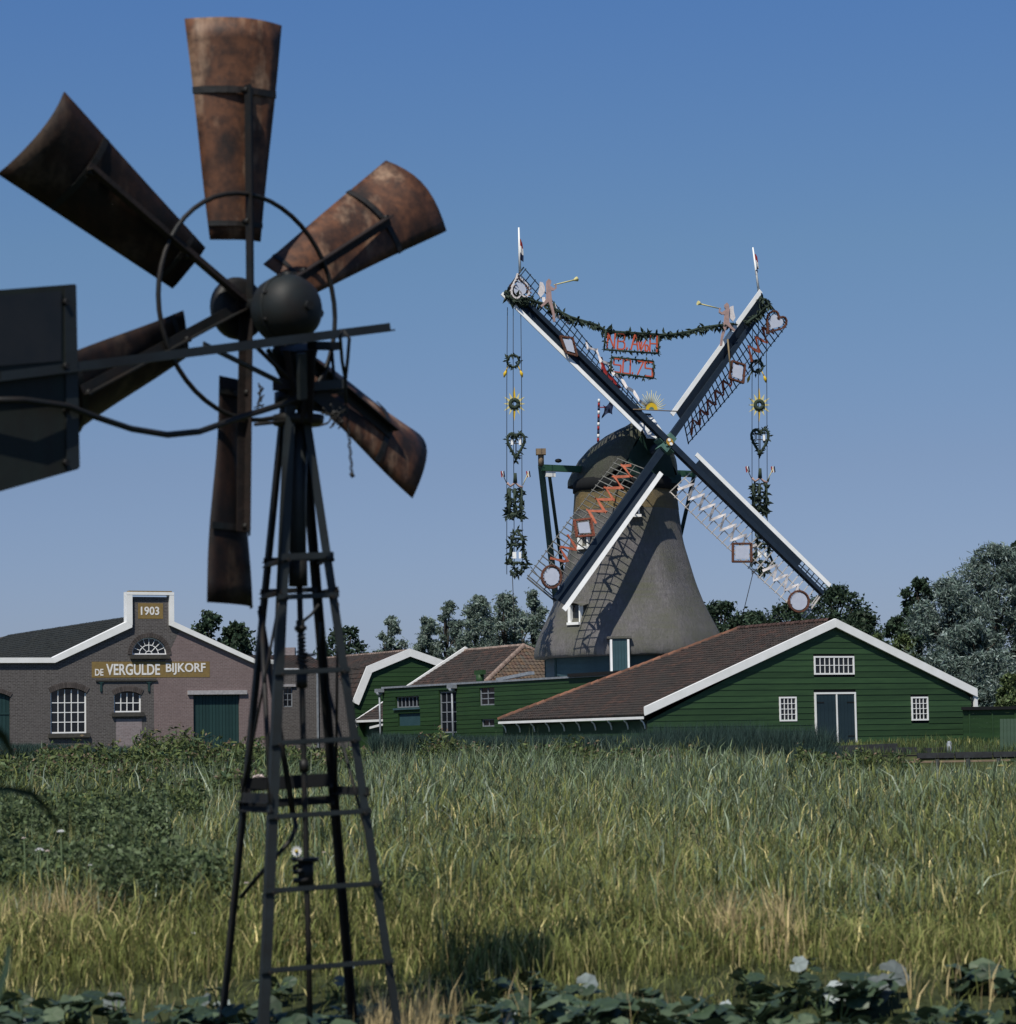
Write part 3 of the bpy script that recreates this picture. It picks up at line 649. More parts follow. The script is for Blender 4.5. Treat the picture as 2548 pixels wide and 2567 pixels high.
    tile_roof(t, fr.p(eR, .3, zer), fr.p(eR, L, zer), fr.p(ar, L, zr), fr.p(ar, .3, zr), .26, .33, TILEK)
    MB().prism([fr.p(left, .3, z_l-.2), fr.p(eL+.6, .3, z_l-.2), fr.p(eL+.6, L, z_l-.2), fr.p(left, L, z_l-.2)], V(0, 0, .05)).build('flat_roof', TILEK, t)
    uv_wall(MB().prism([fr.p(right, .26, g), fr.p(right, L, g), fr.p(right, L, pR[1]), fr.p(right, .26, pR[1])], -fr.ex*.25), fr, 'side_wall', BRICKP, t)
    uv_wall(MB().prism([fr.p(left, L, g), fr.p(right, L, g), fr.p(right, L, z_l), fr.p(ar, L, zr), fr.p(left, L, z_l)], fr.ey*.25), fr, 'rear_wall', BRICK, t)
    uv_wall(MB().prism([fr.p(left, .26, g), fr.p(left, L, g), fr.p(left, L, z_l), fr.p(left, .26, z_l)], fr.ex*.25), fr, 'side_wall', BRICK, t)
brick_hall()

# ================================================================ LOW BRICK ANNEX between the tower legs
def annex():
    c = at(690, 1870, 160); fr = Fr((c[0], c[1], 0), EXF); H = lambda x, y, b=0: fr.hit(x, y, b)
    t = thing('brick_annex', 'low dark brick annex with a small window, beside the warehouse and behind the iron tower', 'outbuilding', fr.p(3, 2, YARD))
    a0 = H(684, 1700)[0]; a1 = H(884, 1700)[0]; zt = H(780, 1680)[1]; zl = H(700, 1664)[1]; g = YARD-.2
    win = (*H(712, 1772), *H(734, 1722)); win = (win[0], win[2], win[1], win[3])
    uv_wall(fill_mesh([(a0, g), (a1, g), (a1, zt-2.0), (H(838, 1680)[0], zt), (a0, zt)], [[(win[0], win[2]), (win[1], win[2]), (win[1], win[3]), (win[0], win[3])]], .25, lambda x, y, d: fr.p(x, d, y)), fr, 'wall', BRICK, t)
    window(fr, t, *win, 2, 3, ZINC, b=.08, fw=.05, bw=.03)
    MB().box(fr.p((win[0]+win[1])/2, -.02, win[3]+.08), ((win[1]-win[0])/2+.15, .08, .07), fr.ex, fr.ey, fr.ez).build('lintel', CONC, t)
    MB().box(fr.p(H(795, 1760)[0], -.06, (g+zt)/2), (.05, .05, (zt-g)/2), fr.ex, fr.ey, fr.ez).build('drain_pipe', ZINC, t)
    MB().box(fr.p((a0+H(755, 1660)[0])/2, 0.1, zt+.06), ((H(755, 1660)[0]-a0)/2, .2, .06), fr.ex, fr.ey, fr.ez).build('coping', WHITE2, t)
    tile_roof(t, fr.p(a0, .25, zt+.1), fr.p(H(838, 1680)[0], .25, zt+.1), fr.p(H(838, 1680)[0], 4, zt+1.0), fr.p(a0, 4, zt+1.0), .26, .33, TILE)
    uv_wall(MB().prism([fr.p(a0, .3, g), fr.p(a0, 4, g), fr.p(a0, 4, zt+.7), fr.p(a0, .3, zt)], fr.ex*.2), fr, 'side_wall', BRICK, t)
    # stump of chimney
    p = at(724, 1660, 172); ch = MB().box((p[0], p[1], p[2]-.6), (.42, .42, 1.5)); uv_wall(ch, fr, 'chimney', BRICKL, t)
annex()

# ================================================================ GAMBREL BARN (green gable, white trim)
def gambrel():
    c = at(1025, 1870, 182); fr = Fr((c[0], c[1], 0), EXF); H = lambda x, y, b=0: fr.hit(x, y, b)
    t = thing('gambrel_barn', 'green barn whose many-sided gable has a broad white trim, behind the tiled barn', 'barn', fr.p(1, 6, YARD))
    pts = [H(889, 1758), H(921, 1674), H(1025, 1632), H(1128, 1664), H(1175, 1745)]
    g = YARD-.1
    poly = [(pts[0][0], g), pts[0], pts[1], pts[2], pts[3], pts[4], (pts[4][0], g)]
    MB().prism([fr.p(a, .03, z) for a, z in poly], fr.ey*.12).build('wall', GAP, t)
    cv = [(pts[0][0], pts[0][1]), pts[1], pts[2], pts[3], pts[4]]
    plank_wall(fr, t, [(pts[0][0], g), *cv, (pts[4][0], g)], [], g, .30, GREEN2)
    barge(t, fr, [H(881, 1760), H(917, 1671)], .5, WHITE, b0=-.2); barge(t, fr, [H(917, 1671), H(1025, 1626)], .5, WHITE, b0=-.203)
    barge(t, fr, [H(1025, 1626), H(1133, 1664)], .5, WHITE, b0=-.206); barge(t, fr, [H(1133, 1664), H(1185, 1750)], .5, WHITE, b0=-.2)
    L = 15
    z3 = lambda q, b, dz=0: fr.p(q[0], b, q[1]+dz)
    tile_roof(t, z3(pts[1], L), z3(pts[1], -.1), z3(pts[2], -.1), z3(pts[2], L), .26, .33, TILE)
    tile_roof(t, z3(pts[0], L), z3(pts[0], -.1), z3(pts[1], -.1), z3(pts[1], L), .26, .33, TILE)
    tile_roof(t, z3(pts[3], -.1), z3(pts[3], L), z3(pts[2], L), z3(pts[2], -.1), .26, .33, TILE)
    tile_roof(t, z3(pts[4], -.1), z3(pts[4], L), z3(pts[3], L), z3(pts[3], -.1), .26, .33, TILE)
    ridge_tiles(t, z3(pts[2], .1), z3(pts[2], L), RIDGEP)
    MB().prism([z3(pts[0], .2), z3(pts[0], L), fr.p(pts[0][0], L, g), fr.p(pts[0][0], .2, g)], fr.ex*.1).build('side_wall', GREEN2, t)
    MB().prism([fr.p(a, L, z) for a, z in poly], fr.ey*.1).build('rear_wall', GREEN2, t)
gambrel()

# ================================================================ TILED HIP BARN
def hip_barn():
    p = at(893, 1806, 175); fr = Fr((p[0], p[1], 0), EXF); ze = p[2]
    t = thing('hip_roofed_barn', 'brown tiled barn with a white verge board and a lichened orange hip end', 'barn', fr.p(7, -5, YARD))
    w_ = 7.75; L = 16.4; rl = 8.4
    ridge_far = fr.p(w_, 0, 1+(1872-1633)*178.5/FPX); zr = ridge_far[2]
    rn = fr.p(w_, -rl, zr); e0 = fr.p(0, 0, ze); e1 = fr.p(0, -L+2.6, ze); e2 = fr.p(2*w_, -L+2.6, ze); e3 = fr.p(2*w_, 0, ze)
    slab(t, [e0, e1, rn, ridge_far], .1, GAP, 'roof_deck')
    tile_roof(t, e0, e1, rn, ridge_far, .26, .33, TILE)
    tile_roof(t, e1, e2, rn+EXF*.001, rn, .26, .33, TILEC)
    tile_roof(t, e2, e3, ridge_far, rn, .26, .33, TILE)
    ridge_tiles(t, ridge_far, rn, RIDGEP); ridge_tiles(t, rn, e1, RIDGEP, r=.16); ridge_tiles(t, rn, e2, RIDGEP)
    bf = Fr(fr.p(0, .0, 0), EXF)
    barge(t, bf, [(-.15, ze-.02), (w_, zr+.28)], .42, WHITE, b0=-.1, th_=.16)
    barge(t, bf, [(w_, zr+.28), (2*w_+.15, ze-.02)], .42, WHITE, b0=-.103, th_=.16)
    g = YARD-.1
    for (a, b) in ((e0, e1), (e1, e2), (e2, e3), (e3, e0)):
        i = (fr.p(w_, -6, 0)-(a+b)/2); i = V(i[0], i[1], 0); i = nrm(i)*.35
        MB().prism([V(a[0], a[1], g)+i, V(b[0], b[1], g)+i, V(b[0], b[1], ze+.05)+i, V(a[0], a[1], ze+.05)+i], nrm(i)*.1).build('wall', GREEN2, t)
    mid = (e0+e1)/2; MB().box(mid+V(0, 0, -.07)-EXF*.05, (L/2-1.3, .07, .07), DEP, EXF).build('gutter', WHITE, t)
    q = e0-DEP*2.2; MB().beam(q+V(0, 0, -.5), q-DEP*3.4+V(0, 0, -.2), .14, .1).build('gutter_pipe', WHITE, t)
hip_barn()

# ================================================================ FLAT ROOFED GREEN SHED
def shed():
    a = at(960, 1726, 155); b = at(1510, 1695, 135.3); ex = nrm(V(b[0]-a[0], b[1]-a[1], 0)); fr = Fr((a[0], a[1], 0), ex); H = lambda x, y, d=0: fr.hit(x, y, d)
    zt = a[2]; g = YARD-.1
    t = thing('flat_roofed_shed', 'long low dark green plank shed with flat roof, three windows and zinc rain pipe', 'shed', fr.p(9, 2, YARD))
    L = H(1600, 1690)[0]+3
    def R(x0, y0, x1, y1):
        q = H(x0, y1); r = H(x1, y0); return (q[0], r[0], q[1], r[1])
    w1 = R(993, 1744, 1051, 1775); d1 = R(1000, 1784, 1054, 1822); w2 = R(1103, 1732, 1144, 1838); w3 = R(1204, 1720, 1240, 1769); w4 = R(1208, 1802, 1240, 1822)
    holes = [w1, d1, w2, w3, w4]
    fill_mesh([(0, g), (L, g), (L, zt), (0, zt)], [[(h[0], h[2]), (h[1], h[2]), (h[1], h[3]), (h[0], h[3])] for h in holes], .12, lambda x, y, d: fr.p(x, d+.01, y)).build('wall', GREEN2, t)
    plank_wall(fr, t, [(0, g), (0, zt), (L, zt), (L, g)], [(h[0]-.02, h[1]+.02, h[2], h[3]) for h in holes], g+.2, .235, GREEN2)
    window(fr, t, *w1, 6, 1, ZINC, fw=.06, bw=.05, b=.10); window(fr, t, *w2, 3, 4, ZINC, fw=.07, bw=.05, b=.08); window(fr, t, *w3, 2, 3, ZINC, fw=.07, bw=.05, b=.04)
    window(fr, t, *w4, 2, 1, ZINC, fw=.06, bw=.04, b=.06)
    MB().box(fr.p((w1[0]+w1[1])/2, -.02, w1[2]-.07), ((w1[1]-w1[0])/2+.15, .1, .05), fr.ex, fr.ey, fr.ez).build('sill', TEALGREY, t)
    MB().box(fr.p((d1[0]+d1[1])/2, .1, (d1[2]+d1[3])/2), ((d1[1]-d1[0])/2, .03, (d1[3]-d1[2])/2), fr.ex, fr.ey, fr.ez).build('shutter', TEALDOOR, t)
    MB().box(fr.p(L/2, 3, zt+.03), (L/2, 3.1, .05), fr.ex, fr.ey, fr.ez).build('roof', ZINC, t)
    MB().prism([fr.p(.0, .1, g), fr.p(.0, 6, g), fr.p(.0, 6, zt), fr.p(.0, .1, zt)], fr.ex*.1).build('side_wall', GREEN2, t)
    MB().prism([fr.p(0, 6, g), fr.p(L, 6, g), fr.p(L, 6, zt), fr.p(0, 6, zt)], -fr.ey*.1).build('rear_wall', GREEN2, t)
    for px in (1142, 960):
        q, z = H(px, 1727 if px < 1000 else 1716); z = zt-.12
        mb = MB().box(fr.p(q, -.22, z), (.28, .16, .10), fr.ex, fr.ey, fr.ez); mb.tube([fr.p(q, -.22, z-.1), fr.p(q, -.22, z-.32)], [.22, .1], 8)
        mb.tube([fr.p(q, -.22, z-.3), fr.p(q, -.18, g)], .055, 7); mb.build('rain_pipe', ZINC, t)
    # cowl on the roof
    q = fr.p(H(1155, 1690)[0], 1.2, zt)
    MB().tube([q, q+V(0, 0, .5)], .22, 8).box(q+V(0, 0, .62), (.42, .12, .12), fr.ex, fr.ey, fr.ez).build('vent_cowl', GREEN2, t)
    # dark ledge near the mill
    MB().box(fr.p(H(1450, 1690)[0]+1.5, -.05, zt+.12), (2.2, .15, .08), fr.ex, fr.ey, fr.ez).build('roof_edge', IRON, t)
    q = fr.p(H(1200, 1690)[0]-1, 1.8, zt+.2); MB().beam(q, fr.p(H(1260, 1690)[0], 1.8, zt+.45), .16, .3, V(0, 0, 1)).build('gutter', ZINC, t)
shed()

# ================================================================ SMALL THINGS AT THE RIGHT
def right_side():
    # plank fence behind the barn corner
    c = at(2425, 1800, 123); fr = Fr((c[0], c[1], 0), nrm(EXF*.6+V(1, 0, 0)*.4)); zt = fr.hit(2440, 1776)[1]
    t = thing('plank_fence', 'green board fence running right from the barn corner under a dark cap', 'fence', fr.p(4, 0, YARD))
    n = 0; z = .55
    while z < zt-.1:
        MB().box(fr.p(4, 0, z+.11), (4.2, .02, .108), fr.ex, fr.ey, fr.ez).build('plank', GREEN2, t); z += .22
    MB().box(fr.p(4, -.06, zt), (4.25, .10, .07), fr.ex, fr.ey, fr.ez).build('cap_board', GAP, t)
    for i in range(8): MB().box(fr.p(.1+i*1.12, -.035, (zt+.5)/2), (.03, .02, (zt-.6)/2), fr.ex, fr.ey, fr.ez).build('post', GREEN, t)
    p = at(2530, 1890, 109)
    t = thing('leaning_board', 'pale green ribbed board leaning at the right edge beside the fence', 'board', (p[0], p[1], .5))
    for i in range(7):
        x = p[0]-.28+i*.14; MB().beam((x, p[1], .42), (x+.10, p[1]+.35, 1.72), .125, .03, (1, 0, 0)).build('slat', mat('pale_green_paint_%d' % i, (.030, .060, .036)) if i == 0 else bpy.data.materials['pale_green_paint_0'], t)
    # timber quay
    p0 = at(2085, 1905, 104.4); p1 = at(2640, 1897, 104.4)
    t = thing('timber_quay', 'low black timber quay edge with pale waling board above the water', 'quay', ((p0[0]+p1[0])/2, 104.4, 0))
    xs = np.linspace(p0[0]+3.2, p1[0]+2, 6)
    for i in range(5): MB().box(((xs[i]+xs[i+1])/2, 104.3, .36), ((xs[i+1]-xs[i])/2-.03, .12, .10+.01*(i % 2))).build('beam', QUAYW, t)
    MB().box(((p0[0]+p1[0])/2+1, 104.55, .05), ((p1[0]-p0[0])/2+1.5, .1, .35)).build('sheeting', GAP, t)
    MB().box(((p0[0]+p1[0])/2+1.5, 104.2, .13), ((p1[0]-p0[0])/2-.5, .06, .035)).build('waling_board', TANW, t)
    for x in np.arange(p0[0]+.5, p1[0]+2, 1.15): MB().tube([(x, 104.05, -.6), (x, 104.05, .22)], .08, 8).build('post', QUAYW, t)
    t = thing('shade_gap_bars', 'black bars standing in for the shadowed gap in the grass below the barn door', 'timber', (at(2175, 1885, 107)[0], 107, .45)); x0 = at(2175, 1885, 107)[0]
    for (a, b, y_, z_, r_) in ((-1.7, .2, 0, .53, .09), (-1.2, 1.3, .25, .54, .08), (-.3, 1.9, -.1, .55, .10), (-1.5, .6, .1, .70, .08), (.0, 1.2, .15, .72, .09), (2.2, 3.1, .2, .54, .09)): MB().beam((x0+a, 107+y_, z_), (x0+b, 107.1+y_, z_+.03), r_*2, r_*1.7).build('timber', QUAYW, t)  # black bars added in place of the shadow in the gap under the barn
    p = at(2381, 1880, 107); tag(MB().tube([(p[0], 107, .35), (p[0], 107, .80)], .10, 8).sphere((p[0], 107, .80), .10, 8, 5).build('bollard', ZINC), 'small grey mooring bollard on the grass above the quay', 'bollard')
right_side()

# ================================================================ WINDMILL
HUB = at(1670, 1113, 147); PSI, TAU, PHI = 30.49*D2R, 11.61*D2R, 46.58*D2R; SL = 12.04
MN = V(math.sin(PSI)*math.cos(TAU), -math.cos(PSI)*math.cos(TAU), math.sin(TAU)); MU = V(math.cos(PSI), math.sin(PSI), 0); MV = np.cross(MN, MU)
if MV[2] < 0: MV = -MV
AX = V(6.445, 150.0, 0)
def sail_dirs(k):
    a = PHI+k*math.pi/2
    return math.cos(a)*MU+math.sin(a)*MV, -math.sin(a)*MU+math.cos(a)*MV
def sail_pt(px, py, off=0.0): return onplane(px, py, HUB+MN*off, MN)
FWD = nrm(V(MN[0], MN[1], 0))
def windmill():
    t = thing('windmill', 'thatched smock windmill with four navy and white sails decorated for a jubilee', 'windmill', AX+V(0, 0, YARD))
    Z = lambda y: 1+(1868-y)*150/FPX
    # thatched tower, eight-sided with softened edges
    prof = [(1232, 129), (1262, 131), (1295, 134), (1367, 143), (1420, 158), (1470, 172), (1521, 191), (1560, 210), (1590, 226), (1618, 236), (1636, 242), (1648, 240)]
    def oct_r(r, a, k=.6):
        q = ((a-PSI) % (math.pi/4))-math.pi/8; return r*(1-k+k*math.cos(math.pi/8)/math.cos(q))*1.02
    def loft(pr, seg=64, k=.6):
        return [[AX+V(oct_r(rr, a, k)*math.cos(a), oct_r(rr, a, k)*math.sin(a), z) for a in np.linspace(0, 2*math.pi, seg, endpoint=False)] for z, rr in pr]
    from bisect import bisect
    zz = [Z(y) for y, _ in prof]; rr = [q*150/FPX for _, q in prof]
    zs = np.linspace(zz[0], zz[-1], 40); rs = np.interp(-zs, [-z for z in zz], rr)
    for _ in range(2): rs[1:-1] = (rs[:-2]+2*rs[1:-1]+rs[2:])/4
    pr = list(zip(zs, rs))
    top = [(z, r) for z, r in pr if z > Z(1290)]; rest = [(z, r) for z, r in pr if z <= Z(1290)+.25]
    _L = loft(rest); _L[-1] = [p+V(0, 0, random.uniform(-.07, .04)) for p in _L[-1]]
    MB().grid(_L+loft([(zs[-1]-.10, rs[-1]-.05), (zs[-1]-.14, rs[-1]-.6)]), True, True).build('thatched_tower', THATCH, t)
    MB().grid(loft([(z, r+.012) for z, r in top]), True, True).build('thatch_band', THATCHY, t)
    # kerb ring and cap skirt
    MB().grid(loft([(Z(1205), 2.72), (Z(1214), 2.85), (Z(1236), 2.86), (Z(1238), 2.6)], k=.2), True, True).build('kerb_ring', GAP, t)
    # boarded base
    zb = zs[-1]-.08; rb = rs[-1]-.55
    for i in range(8):
        a0 = PSI+i*math.pi/4; a1 = a0+math.pi/4; P0 = AX+V(rb*math.cos(a0), rb*math.sin(a0), 0); P1 = AX+V(rb*math.cos(a1), rb*math.sin(a1), 0)
        f = Fr(P0, P1-P0); L = np.linalg.norm(P1-P0)
        if f.ey@(AX-P0) < 0: f = Fr(P1, P0-P1)
        wall = MB().prism([f.p(0, .02, YARD-.2), f.p(L, .02, YARD-.2), f.p(L, .02, zb+.2), f.p(0, .02, zb+.2)], f.ey*.1).build('base_wall', GAP, t)
        if f.ey[1] > -.3: plank_wall(f, wall, [(0, YARD), (0, zb+.1), (L, zb+.1), (L, YARD)], [], YARD+.1, .30, TEALGREY)
        MB().box(f.p(0, 0, (YARD+zb)/2), (.06, .06, (zb-YARD)/2), f.ex, f.ey, f.ez).build('corner_post', TEAL, t)
    # doorway cut up into the skirt
    p = at(1556, 1640, 144.72); f = Fr((p[0], p[1], 0), V(.97, .1, 0)); H = f.hit
    a0, zt = H(1534, 1601); a1, zz_ = H(1574, 1682)
    d = MB().box(f.p((a0+a1)/2, .25, (zt+zz_-.4)/2), ((a1-a0)/2, .30, (zt-zz_+.4)/2), f.ex, f.ey, f.ez).build('door', TEALDOOR, t)
    for i in range(5): MB().box(f.p(a0+(i+.5)*(a1-a0)/5, -.06, (zt+zz_)/2), ((a1-a0)/10-.008, .012, (zt-zz_)/2-.03), f.ex, f.ey, f.ez).build('plank', TEALDOOR, d)
    for a in (a0-.05, a1+.05): MB().box(f.p(a, .0, (zt+zz_)/2-.2), (.055, .12, (zt-zz_)/2+.15), f.ex, f.ey, f.ez).build('door_post', WHITE, t)
    MB().box(f.p((a0+a1)/2, .2, zt+.06), ((a1-a0)/2+.25, .35, .06), f.ex, f.ey, f.ez).build('door_hood', THATCH, t)
    # windows of the tower: dark panes in white reveals that stand out of the thatch
    for (px, py, wd, ht, hh) in ((1466, 1364, .55, .75, 0), (1440, 1549, .62, .95, 0), (1590, 1295, .5, .5, 1)):
        z = Z(py); r = float(np.interp(-z, -zs, rs)); X = (px-CX)/FPX*(150-r*.8); da = math.asin(max(-1, min(1, (X-AX[0])/r))); nrm_ = V(math.sin(da), -math.cos(da), 0)
        c = AX+nrm_*(r+.02)+V(0, 0, z); ex_ = V(math.cos(da), math.sin(da), 0); f = Fr((c[0], c[1], 0), ex_)
        wo_ = MB().box(f.p(wd/2, .08, z), (.04, .14, ht/2), f.ex, f.ey, f.ez).box(f.p(-wd/2, .02, z), (.09, .2, ht/2), f.ex, f.ey, f.ez).box(f.p(0, -.02, z-ht/2-.03), (wd/2+.1, .26, .07), f.ex, f.ey, f.ez).build('window', WHITE, t)
        MB().box(f.p(0, .05, z), (wd/2, .02, ht/2), f.ex, f.ey, f.ez).build('pane', GLASS, wo_)
        P = [[f.p(a, b, z+ht/2+.06+.18*math.cos(a/(wd/2+.25)*1.5)-max(0, b)*.0-(.12 if b < 0 else 0)) for a in np.linspace(-wd/2-.25, wd/2+.25, 7)] for b in (-.28, -.05, .4)]
        MB().grid(P).build('thatch_eyebrow', THATCH, wo_)
    # cap
    A = lambda q, s, z: V(AX[0], AX[1], 0)+FWD*q+MU*s+V(0, 0, z)
    st = [(2.5, 1.15, 17.7, 16.4), (2.3, 1.75, 18.15, 15.9), (1.8, 2.30, 18.40, 15.35), (1.0, 2.62, 18.32, 15.12), (0, 2.70, 18.1, 15.08), (-1.0, 2.62, 17.78, 15.08), (-1.9, 2.40, 17.3, 15.1), (-2.7, 2.05, 16.75, 15.12), (-3.3, 1.55, 16.2, 15.15), (-3.7, .9, 15.8, 15.2)]
    P = []
    for (q, hw, z1, z0) in st:
        row = []
        for th in np.linspace(0, math.pi, 25):
            c_, s_ = math.cos(th), math.sin(th); x = hw*math.copysign(abs(c_)**.85, c_); row.append(A(q, x*(1+.012*math.sin(q*9+th*11)), z0+(z1-z0)*(s_**.95)*(1-.12*abs(c_))+(random.uniform(-.07, .05) if s_ < .2 else random.uniform(-.02, .02))))
        P.append(row)
    MB().grid(P, True).build('thatched_cap', THATCHCAP, t)
    under = [A(q, -hw, z0) for (q, hw, z1, z0) in st]+[A(q, hw, z0) for (q, hw, z1, z0) in st[::-1]]
    MB().prism(under, V(0, 0, .08)).build('cap_floor', GAP, t)
    # tan ridge roll
    rp = [A(q, 0, z1+.03) for (q, hw, z1, z0) in st[1:8]]
    MB().tube(rp, [.16]*len(rp), 8).build('ridge_roll', THATCHY, t)
    # green gable front, beard board, white slatted hood over the windshaft
    MB().prism([A(2.45, -1.6, 15.4), A(2.45, 1.6, 15.4), A(2.45, 1.25, 16.6), A(2.45, .5, 17.6), A(2.45, -.5, 17.6), A(2.45, -1.25, 16.6)], FWD*.12).build('front_board', mat('dark_bottle_green', (.012, .032, .024), None, .5), t)
    MB().prism([A(2.4, -2.0, 15.05), A(2.4, 2.0, 15.05), A(2.4, 2.0, 15.5), A(2.4, -2.0, 15.5)], FWD*.12).build('breast_beam', TEAL, t)
    hd = MB().prism([A(1.45, -.62, 18.62), A(1.45, .56, 18.62), A(1.5, .50, 18.86), A(1.5, -.56, 18.86)], FWD*.45).build('hood_top', NAVY, t)
    for i in range(6):
        q0 = 1.9+i*.23; z0_ = 18.74-i*.235; w0 = .58+.015*i
        MB().prism([A(q0, -w0, z0_), A(q0, w0, z0_), A(q0+.22, w0+.03, z0_-.25), A(q0+.22, -w0-.03, z0_-.25)], V(.0, 0, .045)).build('hood_board', WHITE2, t)
    MB().tube([HUB-MN*.2, HUB-MN*3.2], .34, 14).build('windshaft', NAVY, t)
    ph = MB()
    for k in range(2):
        r_, s_ = sail_dirs(k); ph.box(HUB+MN*(.0), (.55, .24, .30), r_, s_, MN)
    ph.build('poll_end', LIGHTGREEN, t)
    star = MB(); ps = []
    for i in range(16):
        a = i*math.pi/8; r = .34 if i % 2 == 0 else .22; ps.append(HUB+MN*.31+MU*r*math.cos(a)+MV*r*math.sin(a))
    star.prism(ps, MN*.05).build('star_plate', LIGHTGREEN, t)
    for (dx, dz, rr_, m) in ((0, .0, .22, GOLD), (-.04, .10, .09, WHITE), (.05, -.12, .09, WHITE)):
        MB().tube([HUB+MN*.36+MU*dx+MV*dz, HUB+MN*(.40 if m is GOLD else .43)+MU*dx+MV*dz], rr_, 12).build('star_centre', m, t)
    # sails
    mats = [LATN, LATN, LATG, LATW]          # 0 upper right, 1 upper left, 2 lower left, 3 lower right
    names = ['upper right sail with dark lattice', 'upper left sail with dark lattice', 'lower left sail with grey lattice', 'lower right sail with cream lattice']
    for k in range(4):
        rd, tg = sail_dirs(k); zo = .12 if k % 2 else -.12
        B = lambda r, s, n=0: HUB+rd*r+tg*s+MN*(n+zo)
        so_ = MB().prism([B(.0, -.19), B(SL, -.11), B(SL, .11), B(.0, .19)], MN*.26).build('sail', NAVY, t, label=names[k])
        WO[so_.name] = WO[so_.name]
        e1 = 10.0 if k == 3 else SL-.15
        MB().prism([B(1.95, .17, .02), B(e1, .13, .02), B(e1, .58, .16), B(1.95, .58, .16)], MN*.04).build('wind_board', NAVY, so_)
        if k == 3:
            for r in np.arange(10.25, 12, .38): MB().beam(B(r, .1, .05), B(r, .62, .1), .05, .05, rd).build('sail_bar', LATN, so_)
            MB().beam(B(10, .38, .08), B(12, .38, .08), .05, .04, tg).build('sail_lath', LATN, so_)
        MB().prism([B(1.62, .585, .15), B(SL+.1, .585, .15), B(SL+.1, .83, .17), B(1.62, .83, .17)], MN*.05).build('leading_board', WHITE, so_)
        tw = lambda r: (42-34*(r-1.8)/10)*D2R
        def Lp(r, s): q = tw(r); return B(r, -s*math.cos(q), .05-s*math.sin(q))
        m = mats[k]; i = 0; rs_ = np.arange(2.05, 11.95, .395)
        for r in rs_:
            sk = .16                                                       # bars run slightly askew of the stock, as on the real sails
            MB().beam(Lp(r, -.02), Lp(r-sk*.2, 1.86), .045, .05, rd).build('sail_bar', m, so_)
        for s in (.72, 1.24, 1.78): MB().tube([Lp(r, s) for r in np.linspace(2.0, 11.95, 8)], .030, 4).build('sail_lath', m, so_)
        MB().beam(Lp(SL, -.1), Lp(SL, 1.8), .07, .06, rd).build('end_bar', m, so_)
        if k == 3:
            for r in np.arange(2.3, 10, .5): pass
    # tail: cross beam, braces, tail pole
    bl = A(-.6, -5.0, 15.95); 
    MB().beam(bl, A(-.6, 5.0, 15.95), .34, .3).build('cross_beam', mat('mid_green_paint', (.03, .085, .05), None, .5), t)
    MB().tube([bl+V(0, 0, .1), bl+V(0, 0, .72)], .16, 8).box(bl+V(0, 0, .86), (.27, .27, .16)).build('beam_finial', TANW, t)
    MB().box(bl+MU*.55+V(0, 0, -.32), (.30, .1, .16), MU, FWD).build('bracket', WHITE, t)
    bb = A(-7.5, -1.9, 2.0)
    foot = at(1405, 1600, 153); MB().beam(bl+V(0, 0, .1), foot, .34, .28, V(1, 0, 0)).build('tail_brace', TEAL, t)
    MB().beam(bl+MU*.5+V(0, 0, -.3), at(1428, 1560, 155), .18, .18, V(1, 0, 0)).build('tail_brace', TEAL, t)
    MB().beam(A(-.6, 5.0, 15.95), at(1640, 1640, 157), .2, .2, V(1, 0, 0)).build('tail_brace', TEAL, t)
    MB().sphere(bl+MU*1.1+V(0, 0, .42), (.2, .2, .12), 8, 5).build('ornament', IRON, t)
    return A
CAPP = windmill()

# ---------------------------------------------------------------- decorations
def ribbon(pts, wd, m, name, label, cat='ribbon', n=MN, group=None):
    mb = MB(); P = []
    for i, p in enumerate(pts):
        d = nrm(pts[min(i+1, len(pts)-1)]-pts[max(i-1, 0)]); s = nrm(np.cross(d, n)); tw = .5*math.sin(i*1.7); s2 = s*math.cos(tw)+n*math.sin(tw)
        P.append([p-s2*wd/2, p+s2*wd/2])
    P2 = [[a+n*.02, b+n*.02] for a, b in P]
    mb.grid(P, True).grid([r[::-1] for r in P2], True); return tag(mb.build(name, m), label, cat, group)
def lat_pt(k, r, s, off=.16):
    rd, tg = sail_dirs(k); q = (42-34*(r-1.8)/10)*D2R; zo = .12 if k % 2 else -.12
    return HUB+rd*r-tg*s*math.cos(q)+MN*(zo+off-s*math.sin(q))
def zig(k, r0, r1, per, amp=.42, mid=1.05, wob=0, off=.16):
    n = int((r1-r0)/per*8); out = []
    for i in range(n+1):
        r = r0+(r1-r0)*i/n; ph = (r-r0)/per; tri = 2*abs((ph % 1)-.5)*2-1
        v = tri if not wob else math.sin(2*math.pi*ph); out.append(lat_pt(k, r+(.12*math.sin(4*math.pi*ph) if wob else 0), mid+amp*v, off))
    return out
ribbon(zig(0, 2.3, 7.6, .82), .15, RIBRED, 'ribbon', 'red-brown ribbon zigzagging over the inner half of the upper right sail')
ribbon(zig(0, 8.5, 10.9, .8), .15, RIBRED, 'ribbon', 'short red-brown ribbon between the square and the heart of the upper right sail')
ribbon(zig(1, 2.0, 7.0, 1.0, .35, .75, 1, .75), .17, RIBWHITE, 'ribbon', 'white wavy ribbon on the inner half of the upper left sail')
ribbon(zig(1, 8.3, 10.3, 1.0, .35, .95, 1, .5), .17, RIBWHITE, 'ribbon', 'short white wavy ribbon below the heart of the upper left sail')
ribbon(zig(2, 2.2, 6.6, .95, .5, .95, 1), .15, mat('orange_red_ribbon', (.42, .12, .06), (.30, .08, .04), .7, 6), 'ribbon', 'orange-red wavy ribbon on the inner half of the lower left sail, across the thatch')
